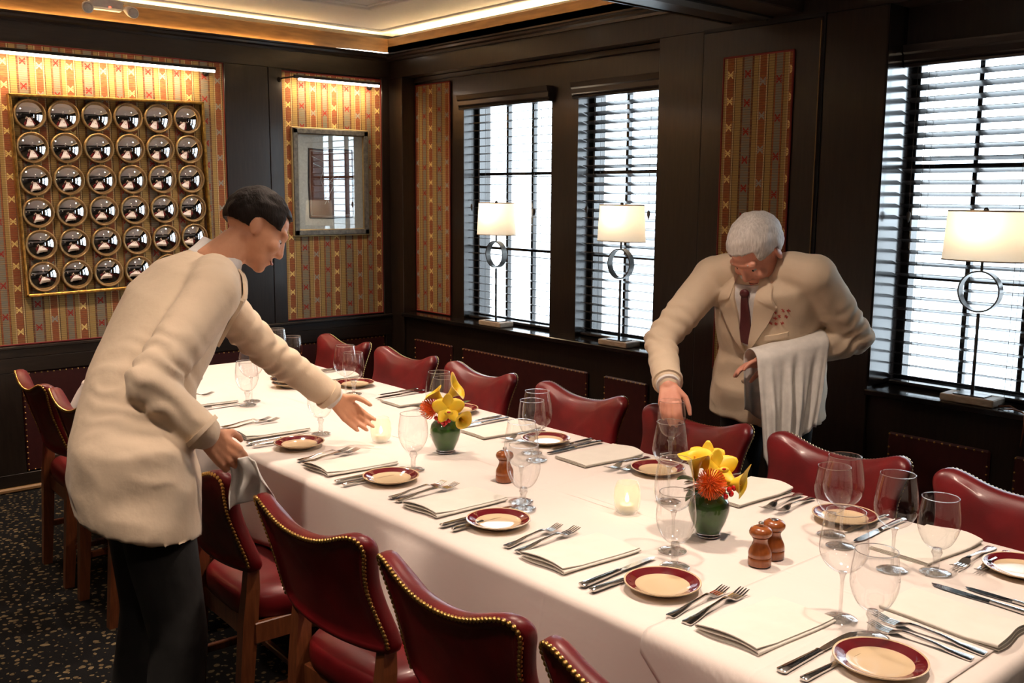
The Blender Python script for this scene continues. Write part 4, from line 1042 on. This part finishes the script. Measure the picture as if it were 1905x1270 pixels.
def vase(x, y, which):
    g = 'flowers in the %s vase' % which
    t = thing('flower_vase', 'small round glass vase lined with green leaf, %s of the two' % which, 'vase', (x, y, TT), group='vases on the table')
    MB().lathe([(.030, 0), (.034, .002), (.0335, .007), (.030, .011), (.036, .022), (.045, .042), (.0515, .066), (.0525, .080), (.048, .096), (.038, .107), (.0335, .112), (.036, .118), (.0395, .121)], 40, cap1=False).build('glass_body', MAT['bowl'], t, smooth=True)
    MB().lathe([(.0005, .009), (.029, .010), (.0345, .022), (.0435, .042), (.050, .066), (.051, .080), (.0465, .096), (.037, .106), (.0325, .111), (.0005, .111)], 40).build('leaf_lining', MAT['leafg'], t, smooth=True)
    MB().lathe([(.0005, .001), (.030, .001), (.0325, .004), (.029, .0085), (.0005, .0085)], 32).build('glass_foot', MAT['glass'], t, smooth=True)
    B = loc3(x, y, 0, .114, 0); L = lambda r, u, f: loc3(x, y, r, u, f)
    def D(r, u, f): return CAMR*r+UP*u-CAMF*f
    if which == 'left':
        calla(B, L(.030, .205, -.02), D(.75, .75, .1), D(-.2, .3, 1), .040, 'yellow calla lily at the top right of the left vase', g)
        calla(B, L(-.030, .195, .0), D(-.8, .8, .3), D(0, .2, 1), .036, 'yellow calla lily at the upper left of the left vase', g, 1)
        calla(B, L(.058, .118, .035), D(.5, -.1, .9), D(0, 1, 0), .030, 'drooping yellow calla low at the right of the left vase', g, 1.5)
        orchid(L(.012, .160, .045), D(.15, .1, 1), .056, 'yellow orchid bloom facing out of the left vase', g, B)
        pincushion(L(-.040, .150, .020), D(-.6, .45, .6), .036, 'orange pincushion flower in the left vase', g, B)
        berries(L(-.005, .122, .044), [D(-.022, .004, 0), D(-.012, -.004, .006), D(-.002, -.008, .006), D(.010, -.010, .004), D(.020, -.004, 0), D(.004, -.016, .004)], 'red berry sprig on the rim of the left vase', g, B)
        leaf(B, L(.085, .175, -.01), .016, D(0, .02, -.01), 'pointed green leaf at the right of the left vase', g)
        leaf(B, L(-.085, .165, 0), .014, D(0, .02, 0), 'pointed green leaf at the left of the left vase', g)
    else:
        calla(B, L(-.042, .200, .01), D(-.10, 1, .25), D(.9, .1, .3), .044, 'tall yellow calla lily at the left of the right vase', g, .5)
        calla(B, L(.062, .145, .03), D(.9, .1, .45), D(0, 1, .2), .038, 'yellow calla lily leaning right from the right vase', g, 1.2)
        orchid(L(.018, .180, .01), D(.25, .45, .85), .052, 'yellow orchid bloom atop the right vase', g, B)
        orchid(L(-.002, .195, -.035), D(-.2, .6, .7), .046, 'second yellow orchid behind in the right vase', g, B)
        pincushion(L(-.008, .150, .045), D(-.05, .2, 1), .038, 'orange pincushion flower in the right vase', g, B)
        berries(L(.035, .130, .045), [D(-.01, 0, 0), D(.004, .006, .004), D(.010, -.006, 0), D(.018, .008, -.004), D(-.004, -.012, .004)], 'red berry sprig on the rim of the right vase', g, B)
        leaf(B, L(-.090, .155, .03), .020, D(-.01, .03, .01), 'broad green leaf hanging left of the right vase', g)
        leaf(B, L(-.070, .105, .05), .016, D(-.01, .03, .02), 'lower green leaf at the left of the right vase', g)
vase(-2.585, 1.945, 'left'); vase(-1.497, 1.968, 'right')

def votive(x, y, label):
    t = thing('votive_candle', label, 'candle', (x, y, TT), group='glass votive candles on the table')
    pr = [(.024, 0), (.030, .002), (.0345, .018), (.0375, .042), (.0360, .064), (.0305, .082), (.0300, .0845), (.0280, .0845), (.0285, .081), (.0335, .064), (.0350, .042), (.0320, .018), (.028, .008), (.001, .007)]
    MB().lathe(pr, 36, cap0=True, cap1=True).build('glass_cup', MAT['frost'], t, smooth=True, angle=60)
    wx = MB().lathe([(.0005, .008), (.0195, .008), (.0195, .022), (.017, .0235), (.0005, .0225)], 24).build('wax', MAT['wax'], t, smooth=True, angle=40)
    MB().tube([(0, 0, .022), (.001, 0, .030)], .0008, 6).build('wick', MAT['ink'], wx)
    MB().lathe([(.0008, .028), (.0042, .032), (.0052, .037), (.0036, .045), (.0006, .054)], 12).build('flame', MAT['flame'], t, smooth=True)
    l = lamp('lamp', 'POINT', (0, 0, 0), .06, (1, .62, .25), shadow_soft_size=.006); l.parent = t; l.location = (0, 0, .062)
votive(-1.757, 1.945, 'lit frosted glass votive candle in the middle of the table')
votive(-2.846, 1.858, 'lit glass votive candle held by the bending man')
def mill(x, y, label, top):
    t = thing('pepper_mill' if top else 'salt_shaker', label, 'mill', (x, y, TT), group='turned wooden mills on the table')
    MB().lathe([(.0265, 0), (.0275, .002), (.0275, .018), (.0262, .020), (.0275, .022), (.0272, .030), (.0255, .036), (.0205, .046), (.0172, .056), (.0175, .062), (.0205, .067), (.0195, .0685)], 32).build('body', MAT['millwood'], t, smooth=True, angle=50)
    MB().lathe([(.0195, .0690), (.0235, .0705), (.0268, .0755), (.0272, .081), (.0240, .0880), (.0160, .0925), (.0005, .0935)], 32).build('cap', MAT['millwood'], t, smooth=True, angle=50)
    if top: MB().lathe([(.0035, .0925), (.0032, .095), (.0058, .0975), (.0066, .101), (.0050, .1045), (.0005, .1062)], 16).build('knob', MAT['steel'], t, smooth=True)
    else: MB().lathe([(.010, .0925), (.0095, .0945), (.004, .0958), (.0005, .0960)], 16).build('knob', MAT['steel'], t, smooth=True)
mill(-1.292, 1.900, 'turned wooden pepper mill in front of its pair', True)
mill(-1.300, 1.965, 'turned wooden salt shaker behind the pepper mill', False)
mill(-2.200, 1.880, 'turned wooden mill left of the tall glasses at mid table', True)

# ================================================================== PEOPLE
def bake(name, mb, voxel, smooth, mat, parent=None, wrinkle=None):
    me = mb.mesh(name+'_raw')
    bm = bmesh.new(); bm.from_mesh(me); bmesh.ops.recalc_face_normals(bm, faces=bm.faces); bm.to_mesh(me); bm.free()
    tmp = bpy.data.objects.new('tmp', me); COL.objects.link(tmp)
    r = tmp.modifiers.new('r', 'REMESH'); r.mode = 'VOXEL'; r.voxel_size = voxel
    if smooth: s = tmp.modifiers.new('s', 'SMOOTH'); s.factor = .5; s.iterations = smooth
    dg = bpy.context.evaluated_depsgraph_get(); dg.update()
    out = bpy.data.meshes.new_from_object(tmp.evaluated_get(dg)); out.name = name
    bpy.data.objects.remove(tmp); bpy.data.meshes.remove(me)
    if wrinkle:
        ns = [v.normal.copy() for v in out.vertices]
        for v, n in zip(out.vertices, ns): v.co = v.co+n*wrinkle(v.co, n)
    out.polygons.foreach_set('use_smooth', [True]*len(out.polygons)); out.materials.clear()
    return link(name, out, mat, parent)
def loft_body(mb, secs, n=28):
    """secs: (centre, lateral axis, front axis, half width, half depth, front bias)"""
    rs = []
    for c, a, f, w_, d_, fb in secs:
        c, a, f = V(c), V(a), V(f); row = []
        for j in range(n):
            t = 2*pi*j/n; x = abs(cos(t))**.85*(1 if cos(t) > 0 else -1); y = abs(sin(t))**.85*(1 if sin(t) > 0 else -1)
            row.append(c+a*w_*x+f*d_*y*(1+fb if y > 0 else 1))
        rs.append(row)
    mb.rings(rs)
def hand(mb, wrist, d, pn, side, curl, sc=1.0, spread=.0, curls=None):
    """d: wrist to knuckles, pn: palm normal, side: +1/-1 puts the thumb on +/- d x pn"""
    w_, d = V(wrist), V(d).normalized(); pn = V(pn); pn = (pn-d*pn.dot(d)).normalized(); lat = d.cross(pn)*side
    kn = []
    for i, (l, off) in enumerate(((.088, .031), (.092, .011), (.088, -.009), (.080, -.028))):
        k = w_+d*l*sc+lat*off*sc; kn.append(k)
        mb.capsule(w_+lat*off*.55*sc, k, .0145*sc, .0115*sc, 10, 3)
        mb.capsule(w_+lat*off*.55*sc+pn*.006*sc, k+pn*.005*sc-d*.01, .0135*sc, .0105*sc, 10, 3)
    for i, (k, L) in enumerate(zip(kn, (.074, .082, .077, .060))):
        p = k; c = (curls[i] if curls else curl); ang = 0; dd = (d+lat*spread*(1.5-i)*.5).normalized()
        for q, (fr, r0, r1, bd) in enumerate(((.46, .0098, .0088, .8), (.30, .0088, .0080, 1.0), (.24, .0080, .0068, .7))):
            ang += c*bd; v = dd*cos(ang)+pn*sin(ang); e = p+v*L*fr*sc
            mb.capsule(p, e, r0*sc, r1*sc, 10, 3); p = e
    b = w_+d*.022*sc+lat*.024*sc
    v = (d*.62+lat*.62+pn*.45).normalized(); e = b+v*.044*sc; mb.capsule(b, e, .0150*sc, .0112*sc, 10, 3)
    v2 = (d*.85+lat*.22+pn*(.45+curl*.4)).normalized(); e2 = e+v2*.032*sc; mb.capsule(e, e2, .0108*sc, .0096*sc, 10, 3)
    v3 = (d*.85+lat*.02+pn*(.6+curl*.5)).normalized(); mb.capsule(e2, e2+v3*.026*sc, .0096*sc, .0078*sc, 10, 3)
def head(mb, c, face, up, sc=1.0):
    f, u = V(face).normalized(), V(up); u = (u-f*u.dot(f)).normalized(); l = u.cross(f)
    c = V(c); P = lambda a, b, d_: c+l*a*sc+f*b*sc+u*d_*sc
    E = lambda p, ra, rb, rc: mb.ellipsoid(p, (l, f, u), (ra*sc, rb*sc, rc*sc), 20, 12)
    E(P(0, -.012, .028), .077, .096, .086)          # cranium
    E(P(0, .022, -.020), .066, .072, .088)          # face
    E(P(0, .042, -.070), .048, .046, .042)          # jaw
    E(P(0, .066, -.098), .022, .020, .018)          # chin
    E(P(0, .075, .020), .056, .020, .016)           # brow
    mb.capsule(P(0, .088, .004), P(0, .100, -.034), .0080*sc, .0125*sc, 10, 3)     # nose
    for s in (-1, 1):
        E(P(s*.011, .092, -.037), .009, .011, .008)
        E(P(s*.040, .066, -.030), .024, .022, .022)  # cheeks
        mb.ellipsoid(P(s*.076, -.010, -.012), (l*.4+f*.9, u, l), (.020*sc, .030*sc, .009*sc), 12, 8)
    E(P(0, .082, -.064), .025, .012, .006); E(P(0, .080, -.074), .022, .012, .006)
    return l, f, u, P
def face_parts(body, l, f, u, P, sc, hairmat, brow):
    for s in (-1, 1):
        MB().ellipsoid(P(s*.032, .072, -.006), (l, f, u), (.0125*sc, .010*sc, .0085*sc), 14, 8).build('eye', MAT['eye'], body, smooth=True)
        MB().ellipsoid(P(s*.032, .0795, -.007), (l, f, u), (.0055*sc, .0045*sc, .0055*sc), 10, 6).build('iris', MAT['iris'], body, smooth=True)
        MB().tube([P(s*.014, .089, .018), P(s*.032, .085, .025), P(s*.050, .072, .020)], [.003*sc, .0045*sc, .002*sc], 8).build('eyebrow', MAT[brow], body, smooth=True)
    MB().tube([P(-.022, .086, -.069), P(0, .0955, -.068), P(.022, .086, -.069)], [.002, .0042, .002], 8).build('mouth', MAT['lip'], body, smooth=True)
def hair(body, l, f, u, P, sc, mat, line=.42, thick=.012, low=-.55):
    n, k = 40, 26; rows = []; idx = {}; vs = []; fs = []
    c = P(0, -.012, .028)
    def pt(i, j, e):
        th = pi*i/k; a = 2*pi*j/n; dv = V((sin(th)*cos(a), sin(th)*sin(a), cos(th)))
        nz = noise.noise(V((dv.x*4, dv.y*4, dv.z*3)))*.006+noise.noise(V((dv.x*18, dv.y*18, dv.z*6)))*.003
        ex = e+nz if e > 0 else e
        return c+l*dv.x*(.079+ex)*sc+f*dv.y*(.098+ex)*sc+u*dv.z*(.089+ex)*sc, dv
    def keep(dv):
        if dv.z < low: return False
        if dv.y > .0: return dv.z > line+.28*(dv.y-.6) if abs(dv.x) < .72 else dv.z > -.15
        return True
    mb = MB()
    for i in range(k):
        for j in range(n):
            dv = pt(i+.5, j+.5, 0)[1]
            if not keep(dv): continue
            q = []
            for e in (thick, -.006):
                q.append([pt(a, b, e)[0] for a, b in ((i, j), (i+1, j), (i+1, j+1), (i, j+1))])
            mb.add(q[0]+q[1], [(0, 1, 2, 3), (7, 6, 5, 4), (0, 4, 5, 1), (1, 5, 6, 2), (2, 6, 7, 3), (3, 7, 4, 0)])
    return bake('hair', mb, .0055, 3, mat, body, lambda p, nn: .0022*noise.noise(V((p.x*55, p.y*55, p.z*55))))
def patch(bvh, O, ux, uy, dr, quad, res, off, name, mat, parent, th=.003):
    """drape a 4-cornered piece of cloth on a surface; quad in (ux,uy) metres"""
    O, ux, uy, dr = V(O), V(ux), V(uy), V(dr).normalized(); a, b, c, d_ = quad; rows = []; last = None
    for i in range(res[0]+1):
        row = []
        for j in range(res[1]+1):
            s, t = i/res[0], j/res[1]
            q = [(a[k]*(1-s)+b[k]*s)*(1-t)+(d_[k]*(1-s)+c[k]*s)*t for k in (0, 1)]
            o = O+ux*q[0]+uy*q[1]-dr*.20
            hit = bvh.ray_cast(o, dr)
            p = hit[0] if hit[0] is not None else last
            if p is None: p = O+ux*q[0]+uy*q[1]
            last = p; row.append(p-dr*off)
        rows.append(row)
    vs = [p for r in rows for p in r]; n = res[1]+1; m = len(vs); fs = []
    vs += [p+dr*th*2.2 for p in vs]
    for i in range(res[0]):
        for j in range(res[1]):
            q = (i*n+j, i*n+j+1, (i+1)*n+j+1, (i+1)*n+j); fs.append(q); fs.append(tuple(reversed([k+m for k in q])))
    for i in range(res[0]):
        for j in (0, res[1]): fs.append((i*n+j, (i+1)*n+j, (i+1)*n+j+m, i*n+j+m))
    for j in range(res[1]):
        for i in (0, res[0]): fs.append((i*n+j, i*n+j+1, i*n+j+1+m, i*n+j+m))
    return MB().add(vs, fs).build(name, mat, parent, smooth=True, angle=50)
def bvh_of(o): return BVHTree.FromPolygons([v.co.copy() for v in o.data.vertices], [tuple(p.vertices) for p in o.data.polygons])

def person(label, J, fwd, mats, belly, headsc, hands, wr_seed, hairline, cuff=True):
    f = V(fwd).normalized(); rt = V((f.y, -f.x, 0))
    g = {k: V(v) for k, v in J.items()}
    sp = (g['neck']-g['waist']).normalized(); tf = (f-sp*f.dot(sp)).normalized()          # torso front axis
    body = MB()
    def mixf(k): return (f*(1-k)+tf*k).normalized()
    # body core
    loft_body(body, [(g['pelvis']-UP*.10, rt, f, .14, .095, 0), (g['pelvis'], rt, f, .155, .105, 0), (g['waist'], rt, mixf(.5), .135, .095+belly*.4, 0), (g['chest'], rt, tf, .155, .105, 0),
                     (g['chest'].lerp(g['neck'], .6), rt, tf, .15, .085, 0), (g['neck']-sp*.01, rt, tf, .07, .06, 0), (g['neck']+sp*.03, rt, tf, .054, .056, 0)])
    l, ff, u, P = head(body, g['head'], J['face'], J['up'], headsc)
    body.capsule(g['neck']-sp*.04, P(0, -.012, -.045), .060, .053, 16, 4)
    for s in 'RL':
        body.capsule(g[s+'sh'], g[s+'elb'], .047, .038); body.capsule(g[s+'elb'], g[s+'wr'], .038, .027)
        body.capsule(g[s+'hip'], g[s+'knee'], .070, .050); body.capsule(g[s+'knee'], g[s+'ank'], .048, .034); body.capsule(g[s+'ank'], g[s+'ank']+f*.14-UP*.045, .034, .026)
        h = hands[s]; hand(body, g[s+'wr'], h['d'], h['pn'], h['side'], h['curl'], 1.0, h.get('spread', 0), h.get('curls'))
    ob = bake('person', body, .0052, 2, mats['skin']); tag(ob, label, 'person')
    face_parts(ob, l, ff, u, P, headsc, mats['hair'], mats['brow'])
    hair(ob, l, ff, u, P, headsc, mats['hair'], hairline, .008)
    # trousers
    tr = MB()
    loft_body(tr, [(g['pelvis']-UP*.12, rt, f, .165, .125, 0), (g['pelvis']-UP*.03, rt, f, .178, .132+belly*.3, 0), (g['pelvis']+UP*.07, rt, f, .165, .120+belly*.5, 0)])
    for s in 'RL':
        tr.capsule(g[s+'hip'], g[s+'knee'], .098, .076); tr.capsule(g[s+'knee'], g[s+'ank']-UP*.03, .076, .066)
    bake('trousers', tr, .011, 5, MAT['trousers'], ob, lambda p, n: .005*noise.noise(V((p.x*9, p.y*9, p.z*4+wr_seed)))+.003*noise.noise(V((p.x*24, p.y*24, p.z*7))))
    for s in 'RL':
        a = g[s+'ank']; b = MB()
        rows = []
        for t_, w_, h_ in ((-.075, .026, .055), (-.05, .036, .075), (0, .038, .085), (.07, .042, .065), (.13, .045, .048), (.18, .038, .038), (.205, .018, .025)):
            c = V((a.x, a.y, 0))+f*t_
            rows.append([c+rt*w_*cos(q)+UP*(max(0, sin(q))*h_+.002) for q in [2*pi*k/20 for k in range(20)]])
        b.rings(rows).build('shoe', MAT['shoe'], ob, smooth=True, angle=60)
    # jacket
    jk = MB(); hem = g['hem']; hs = .24 if belly == 0 else .05
    loft_body(jk, [(hem, rt, f*.96-UP*hs, .228, .158+belly*.3, 0), (hem+UP*.03, rt, f*.97-UP*hs*.8, .224, .156+belly*.3, 0), (hem.lerp(g['pelvis'], .6), rt, f, .215, .162+belly*.6, 0), (g['pelvis']+UP*.04, rt, f, .205, .150+belly, 0),
                   (g['waist'], rt, mixf(.5), .172+belly*.6, .138+belly, 0), (g['waist'].lerp(g['chest'], .6), rt, tf, .188+belly*.4, .140+belly*.7, 0), (g['chest'], rt, tf, .205, .140, 0),
                   (g['chest'].lerp(g['neck'], .55), rt, tf, .200, .125, 0), (g['neck']-sp*.030, rt, tf, .120, .092, 0), (g['neck']-sp*.002, rt, tf, .070, .070, 0)])
    for s in 'RL':
        sh, el, wr = g[s+'sh'], g[s+'elb'], g[s+'wr']; wr2 = el.lerp(wr, .90)
        jk.capsule(sh.lerp(g['neck'], .45), sh, .070, .078); jk.capsule(sh, el, .076, .060); jk.capsule(el, wr2, .060, .049)
    pts = [(g[s+'sh'], g[s+'elb'], g[s+'wr']) for s in 'RL']
    def wk(p, n):
        q = p*1.0; e = .004*noise.noise(V((q.x*9, q.y*9, q.z*5+wr_seed)))
        for sh, el, wr in pts:
            d1 = (q-el).length
            if d1 < .22:
                ax = (el-sh).normalized(); e += .0065*(1-d1/.22)*sin((q-el).dot(ax)*120+4*noise.noise(q*14))
            d2 = (q-sh).length
            if d2 < .24: e += .005*(1-d2/.24)*noise.noise(V((q.x*22, q.y*22, q.z*7+3)))
        e += .0035*(1-abs(noise.noise(V((q.x*7+wr_seed, q.y*7, q.z*10))))*4)*max(0, min(1, (1.25-q.z)*3))
        return e
    jo = bake('jacket', jk, .0085, 6, MAT['jacket'], ob, wk)
    bv = bvh_of(jo)
    # shirt collar and cuffs
    cb = MB(); rows = []
    for k in range(5):
        v = k/4; r = .073-.006*v+.010*(1-v)**2; c = g['neck']+sp*(-.012+.066*v)+tf*.006
        rows.append([c+(rt*cos(q)*r+tf*sin(q)*r*1.02)-sp*.016*max(0, sin(q))**2 for q in [2*pi*j/28 for j in range(28)]])
    inner = [[p+(g['neck']+sp*.02-p)*.06 for p in row] for row in reversed(rows)]
    cb.rings(rows+inner, True, False, False, True).build('shirt_collar', MAT['shirt'], ob, smooth=True, angle=60)
    for s in 'RL':
        el, wr = g[s+'elb'], g[s+'wr']; d_ = (wr-el).normalized()
        MB().tube([el.lerp(wr, .86), wr+d_*.004], [.043, .040], 20).build('shirt_cuff', MAT['shirt'], ob, smooth=True, angle=50)
        rows = [g[s+'elb'].lerp(wr, .88), g[s+'elb'].lerp(wr, .945)]
        MB().tube(rows, [.0535, .0525], 20).build('sleeve_hem', MAT['jacket'], jo, smooth=True, angle=50)
    # shirt front, tie, lapels: laid over the chest from the front
    O = g['neck']-sp*.02; dr = -tf; ux, uy = rt, -sp
    patch(bv, O, ux, uy, dr, [(-.055, .015), (.055, .015), (.012, .235), (-.012, .235)], (10, 16), .004, 'shirt_front', MAT['shirt'], ob)
    patch(bv, O, ux, uy, dr, [(-.012, .045), (.012, .045), (.028, .215), (-.026, .225)], (4, 14), .012, 'tie', MAT['tie'], ob, .004)
    kn = bv.ray_cast(O+uy*.035-dr*.5, dr)[0]
    if kn: MB().ellipsoid(kn-dr*.012, (rt, sp, tf), (.019, .018, .012), 14, 8).build('tie_knot', MAT['tie'], ob, smooth=True)
    for s in (-1, 1):
        patch(bv, O, ux, uy, dr, [(s*.050, .0), (s*.118, .085), (s*.085, .150), (s*.008, .262)], (8, 14), .014, 'lapel', MAT['jacket'], jo, .005)
        patch(bv, O, ux, uy, dr, [(s*.040, -.030), (s*.095, .020), (s*.115, .078), (s*.058, .050)], (6, 8), .018, 'collar', MAT['jacket'], jo, .005)
    for t in (.285, .375): 
        p = bv.ray_cast(O+uy*t+ux*.012-dr*.5, dr)[0]
        if p: MB().ellipsoid(p-dr*.003, (rt, sp, tf), (.009, .009, .004), 12, 6).build('button', MAT['travertine'], jo, smooth=True)
    patch(bv, O, ux, uy, dr, [(-.150, .185), (-.075, .190), (-.075, .207), (-.150, .202)], (6, 3), .007, 'breast_pocket', MAT['jacket'], jo, .004)
    return ob, jo, bv, g, rt, sp, tf

M1 = dict(pelvis=(-2.520, .880, .95), hem=(-2.495, .875, .775), waist=(-2.615, .945, 1.115), chest=(-2.735, 1.095, 1.300), neck=(-2.800, 1.250, 1.430), head=(-2.775, 1.375, 1.515),
          face=(.35, .72, -.55), up=(-.05, .45, .85),
          Rsh=(-2.560, 1.130, 1.345), Lsh=(-2.960, 1.265, 1.345), Relb=(-2.420, .895, 1.145), Rwr=(-2.345, 1.005, 1.010), Lelb=(-2.945, 1.470, 1.115), Lwr=(-2.890, 1.700, .925),
          Rhip=(-2.425, .880, .90), Lhip=(-2.605, .915, .90), Rknee=(-2.355, .915, .50), Lknee=(-2.605, .930, .49), Rank=(-2.345, .860, .085), Lank=(-2.630, .860, .085))
H1 = {'R': dict(d=(.20, .62, -.72), pn=(-.75, .3, -.3), side=1, curl=.75), 'L': dict(d=(.20, .66, -.70), pn=(.75, .1, -.2), side=-1, curl=.38, spread=.1)}
p1o, j1, bv1, g1, rt1, sp1, tf1 = person('man in beige jacket and black trousers leaning over the table with a candle', M1, (.25, .97, 0),
    dict(skin=MAT['skin'], hair=MAT['hair_dark'], brow='hair_dark'), .0, 1.0, H1, 1.3, .45)
M2 = dict(pelvis=(-2.150, 3.170, .93), hem=(-2.155, 3.165, .79), waist=(-2.130, 3.150, 1.075), chest=(-2.095, 3.060, 1.255), neck=(-2.085, 2.985, 1.385), head=(-2.062, 2.930, 1.435),
          face=(-.10, -.66, -.74), up=(-.02, -.74, .67),
          Rsh=(-2.275, 2.960, 1.325), Lsh=(-1.895, 3.045, 1.345), Relb=(-2.325, 2.735, 1.095), Rwr=(-2.125, 2.545, .985), Lelb=(-1.830, 3.230, 1.120), Lwr=(-1.990, 2.980, 1.045),
          Rhip=(-2.245, 3.165, .90), Lhip=(-2.060, 3.180, .90), Rknee=(-2.255, 3.140, .50), Lknee=(-2.045, 3.160, .50), Rank=(-2.265, 3.200, .085), Lank=(-2.030, 3.220, .085))
H2 = {'R': dict(d=(.55, -.55, -.55), pn=(.35, -.2, -.8), side=1, curl=.62), 'L': dict(d=(-.62, -.75, -.12), pn=(.25, -.35, -.9), side=-1, curl=.35)}
p2o, j2, bv2, g2, rt2, sp2, tf2 = person('white-haired man in beige jacket and maroon tie bending behind the far chairs', M2, (.10, -.99, 0),
    dict(skin=MAT['skin2'], hair=MAT['hair_white'], brow='hair_white'), .035, 1.06, H2, 4.7, .30)
# red embroidery on the left breast: little stitched stars
em = MB(); O = g2['neck']-sp2*.02; rnd = random.Random(3)
for k in range(9):
    a, b = -.150+.018*(k % 3)+rnd.uniform(-.004, .004)+.008*(k//3), .105+.020*(k//3)+rnd.uniform(-.004, .004)
    h = bv2.ray_cast(O-rt2*(-a if False else .0)+rt2*a-sp2*b+tf2*.2, -tf2)[0]
    if h is None: continue
    for q in range(3):
        an = q*pi/3+rnd.random(); v = (rt2*cos(an)+sp2*sin(an))*.0075
        em.tube([h+tf2*.004-v, h+tf2*.005+v], .0013, 5)
stuff(em.build('embroidery', MAT['redthread'], j2))

# goblet in the white-haired man's hand
hp = g2['Rwr']+V((.55, -.55, -.55)).normalized()*.105+V((.35, -.2, -.8)).normalized()*.03
o = put('g', hp.x+.012, hp.y-.012, 0, 'empty water goblet held by the white-haired man', 'glass', 'water goblets on the table', hp.z-.125)

# service towels
def towel_over_arm(e, w_, label):
    ax = (w_-e).normalized(); mid = e.lerp(w_, .90); sd = V((ax.y, -ax.x, 0)).normalized()
    if sd.y > 0: sd = -sd                                   # towards the table
    rows = []; nu, nv = 36, 44
    for i in range(nu+1):
        u = (i/nu-.5); row = []
        lf = .38+.10*cos(u*5.2-.6); lb = .22+.03*sin(u*9)
        for j in range(nv+1):
            v = j/nv; tot = lf+lb+.20; s = v*tot; c = mid+ax*u*.27
            fo = .018*sin(u*21+1.5*sin(u*7))+.010*sin(u*43)
            if s < lb: d_ = lb-s; p = c-sd*(.066+.0)+sd*fo*min(1, d_/.15)*-1-UP*(d_-.02); p = p+ax*u*-.10*d_
            elif s < lb+.20: a = pi*(s-lb)/.20; p = c-sd*.066*cos(a)+UP*(.066*sin(a)+.02*(1-sin(a)))
            else:
                d_ = s-lb-.20; k = min(1, d_/.18); p = c+sd*(.066+.016*k)+sd*fo*k-UP*(d_-.02)-ax*u*.26*d_+ax*.03*d_
            row.append(p)
        rows.append(row)
    o = MB().rings(rows, closed=False).build('service_towel', MAT['towel'], None, smooth=True)
    m = o.modifiers.new('thickness', 'SOLIDIFY'); m.thickness = .0025
    return tag(o, label, 'towel')
towel_over_arm(g2['Lelb'], g2['Lwr'], "white service towel draped over the white-haired man's forearm")
def held_cloth():
    c = g1['Rwr']+V((.20, .62, -.72)).normalized()*.115; rows = []
    for i in range(25):
        u = i/24-.5; row = []
        for j in range(29):
            v = j/28; r = .022+.010*sin(u*14)+.030*v; a = u*3.0+.5*sin(v*5)
            drop = .02-.125*v-.03*u*u; p = c+CAMR*(.012+.030*sin(a)*(.6+v)+u*.035+.028*v)+UP*drop+CAMF*(r*cos(a)*.8-.012)
            row.append(p)
        rows.append(row)
    o = MB().rings(rows, closed=False).build('service_towel', MAT['towel'], None, smooth=True)
    m = o.modifiers.new('thickness', 'SOLIDIFY'); m.thickness = .003
    tag(o, "crumpled white cloth in the bending man's lowered hand", 'towel')
held_cloth()
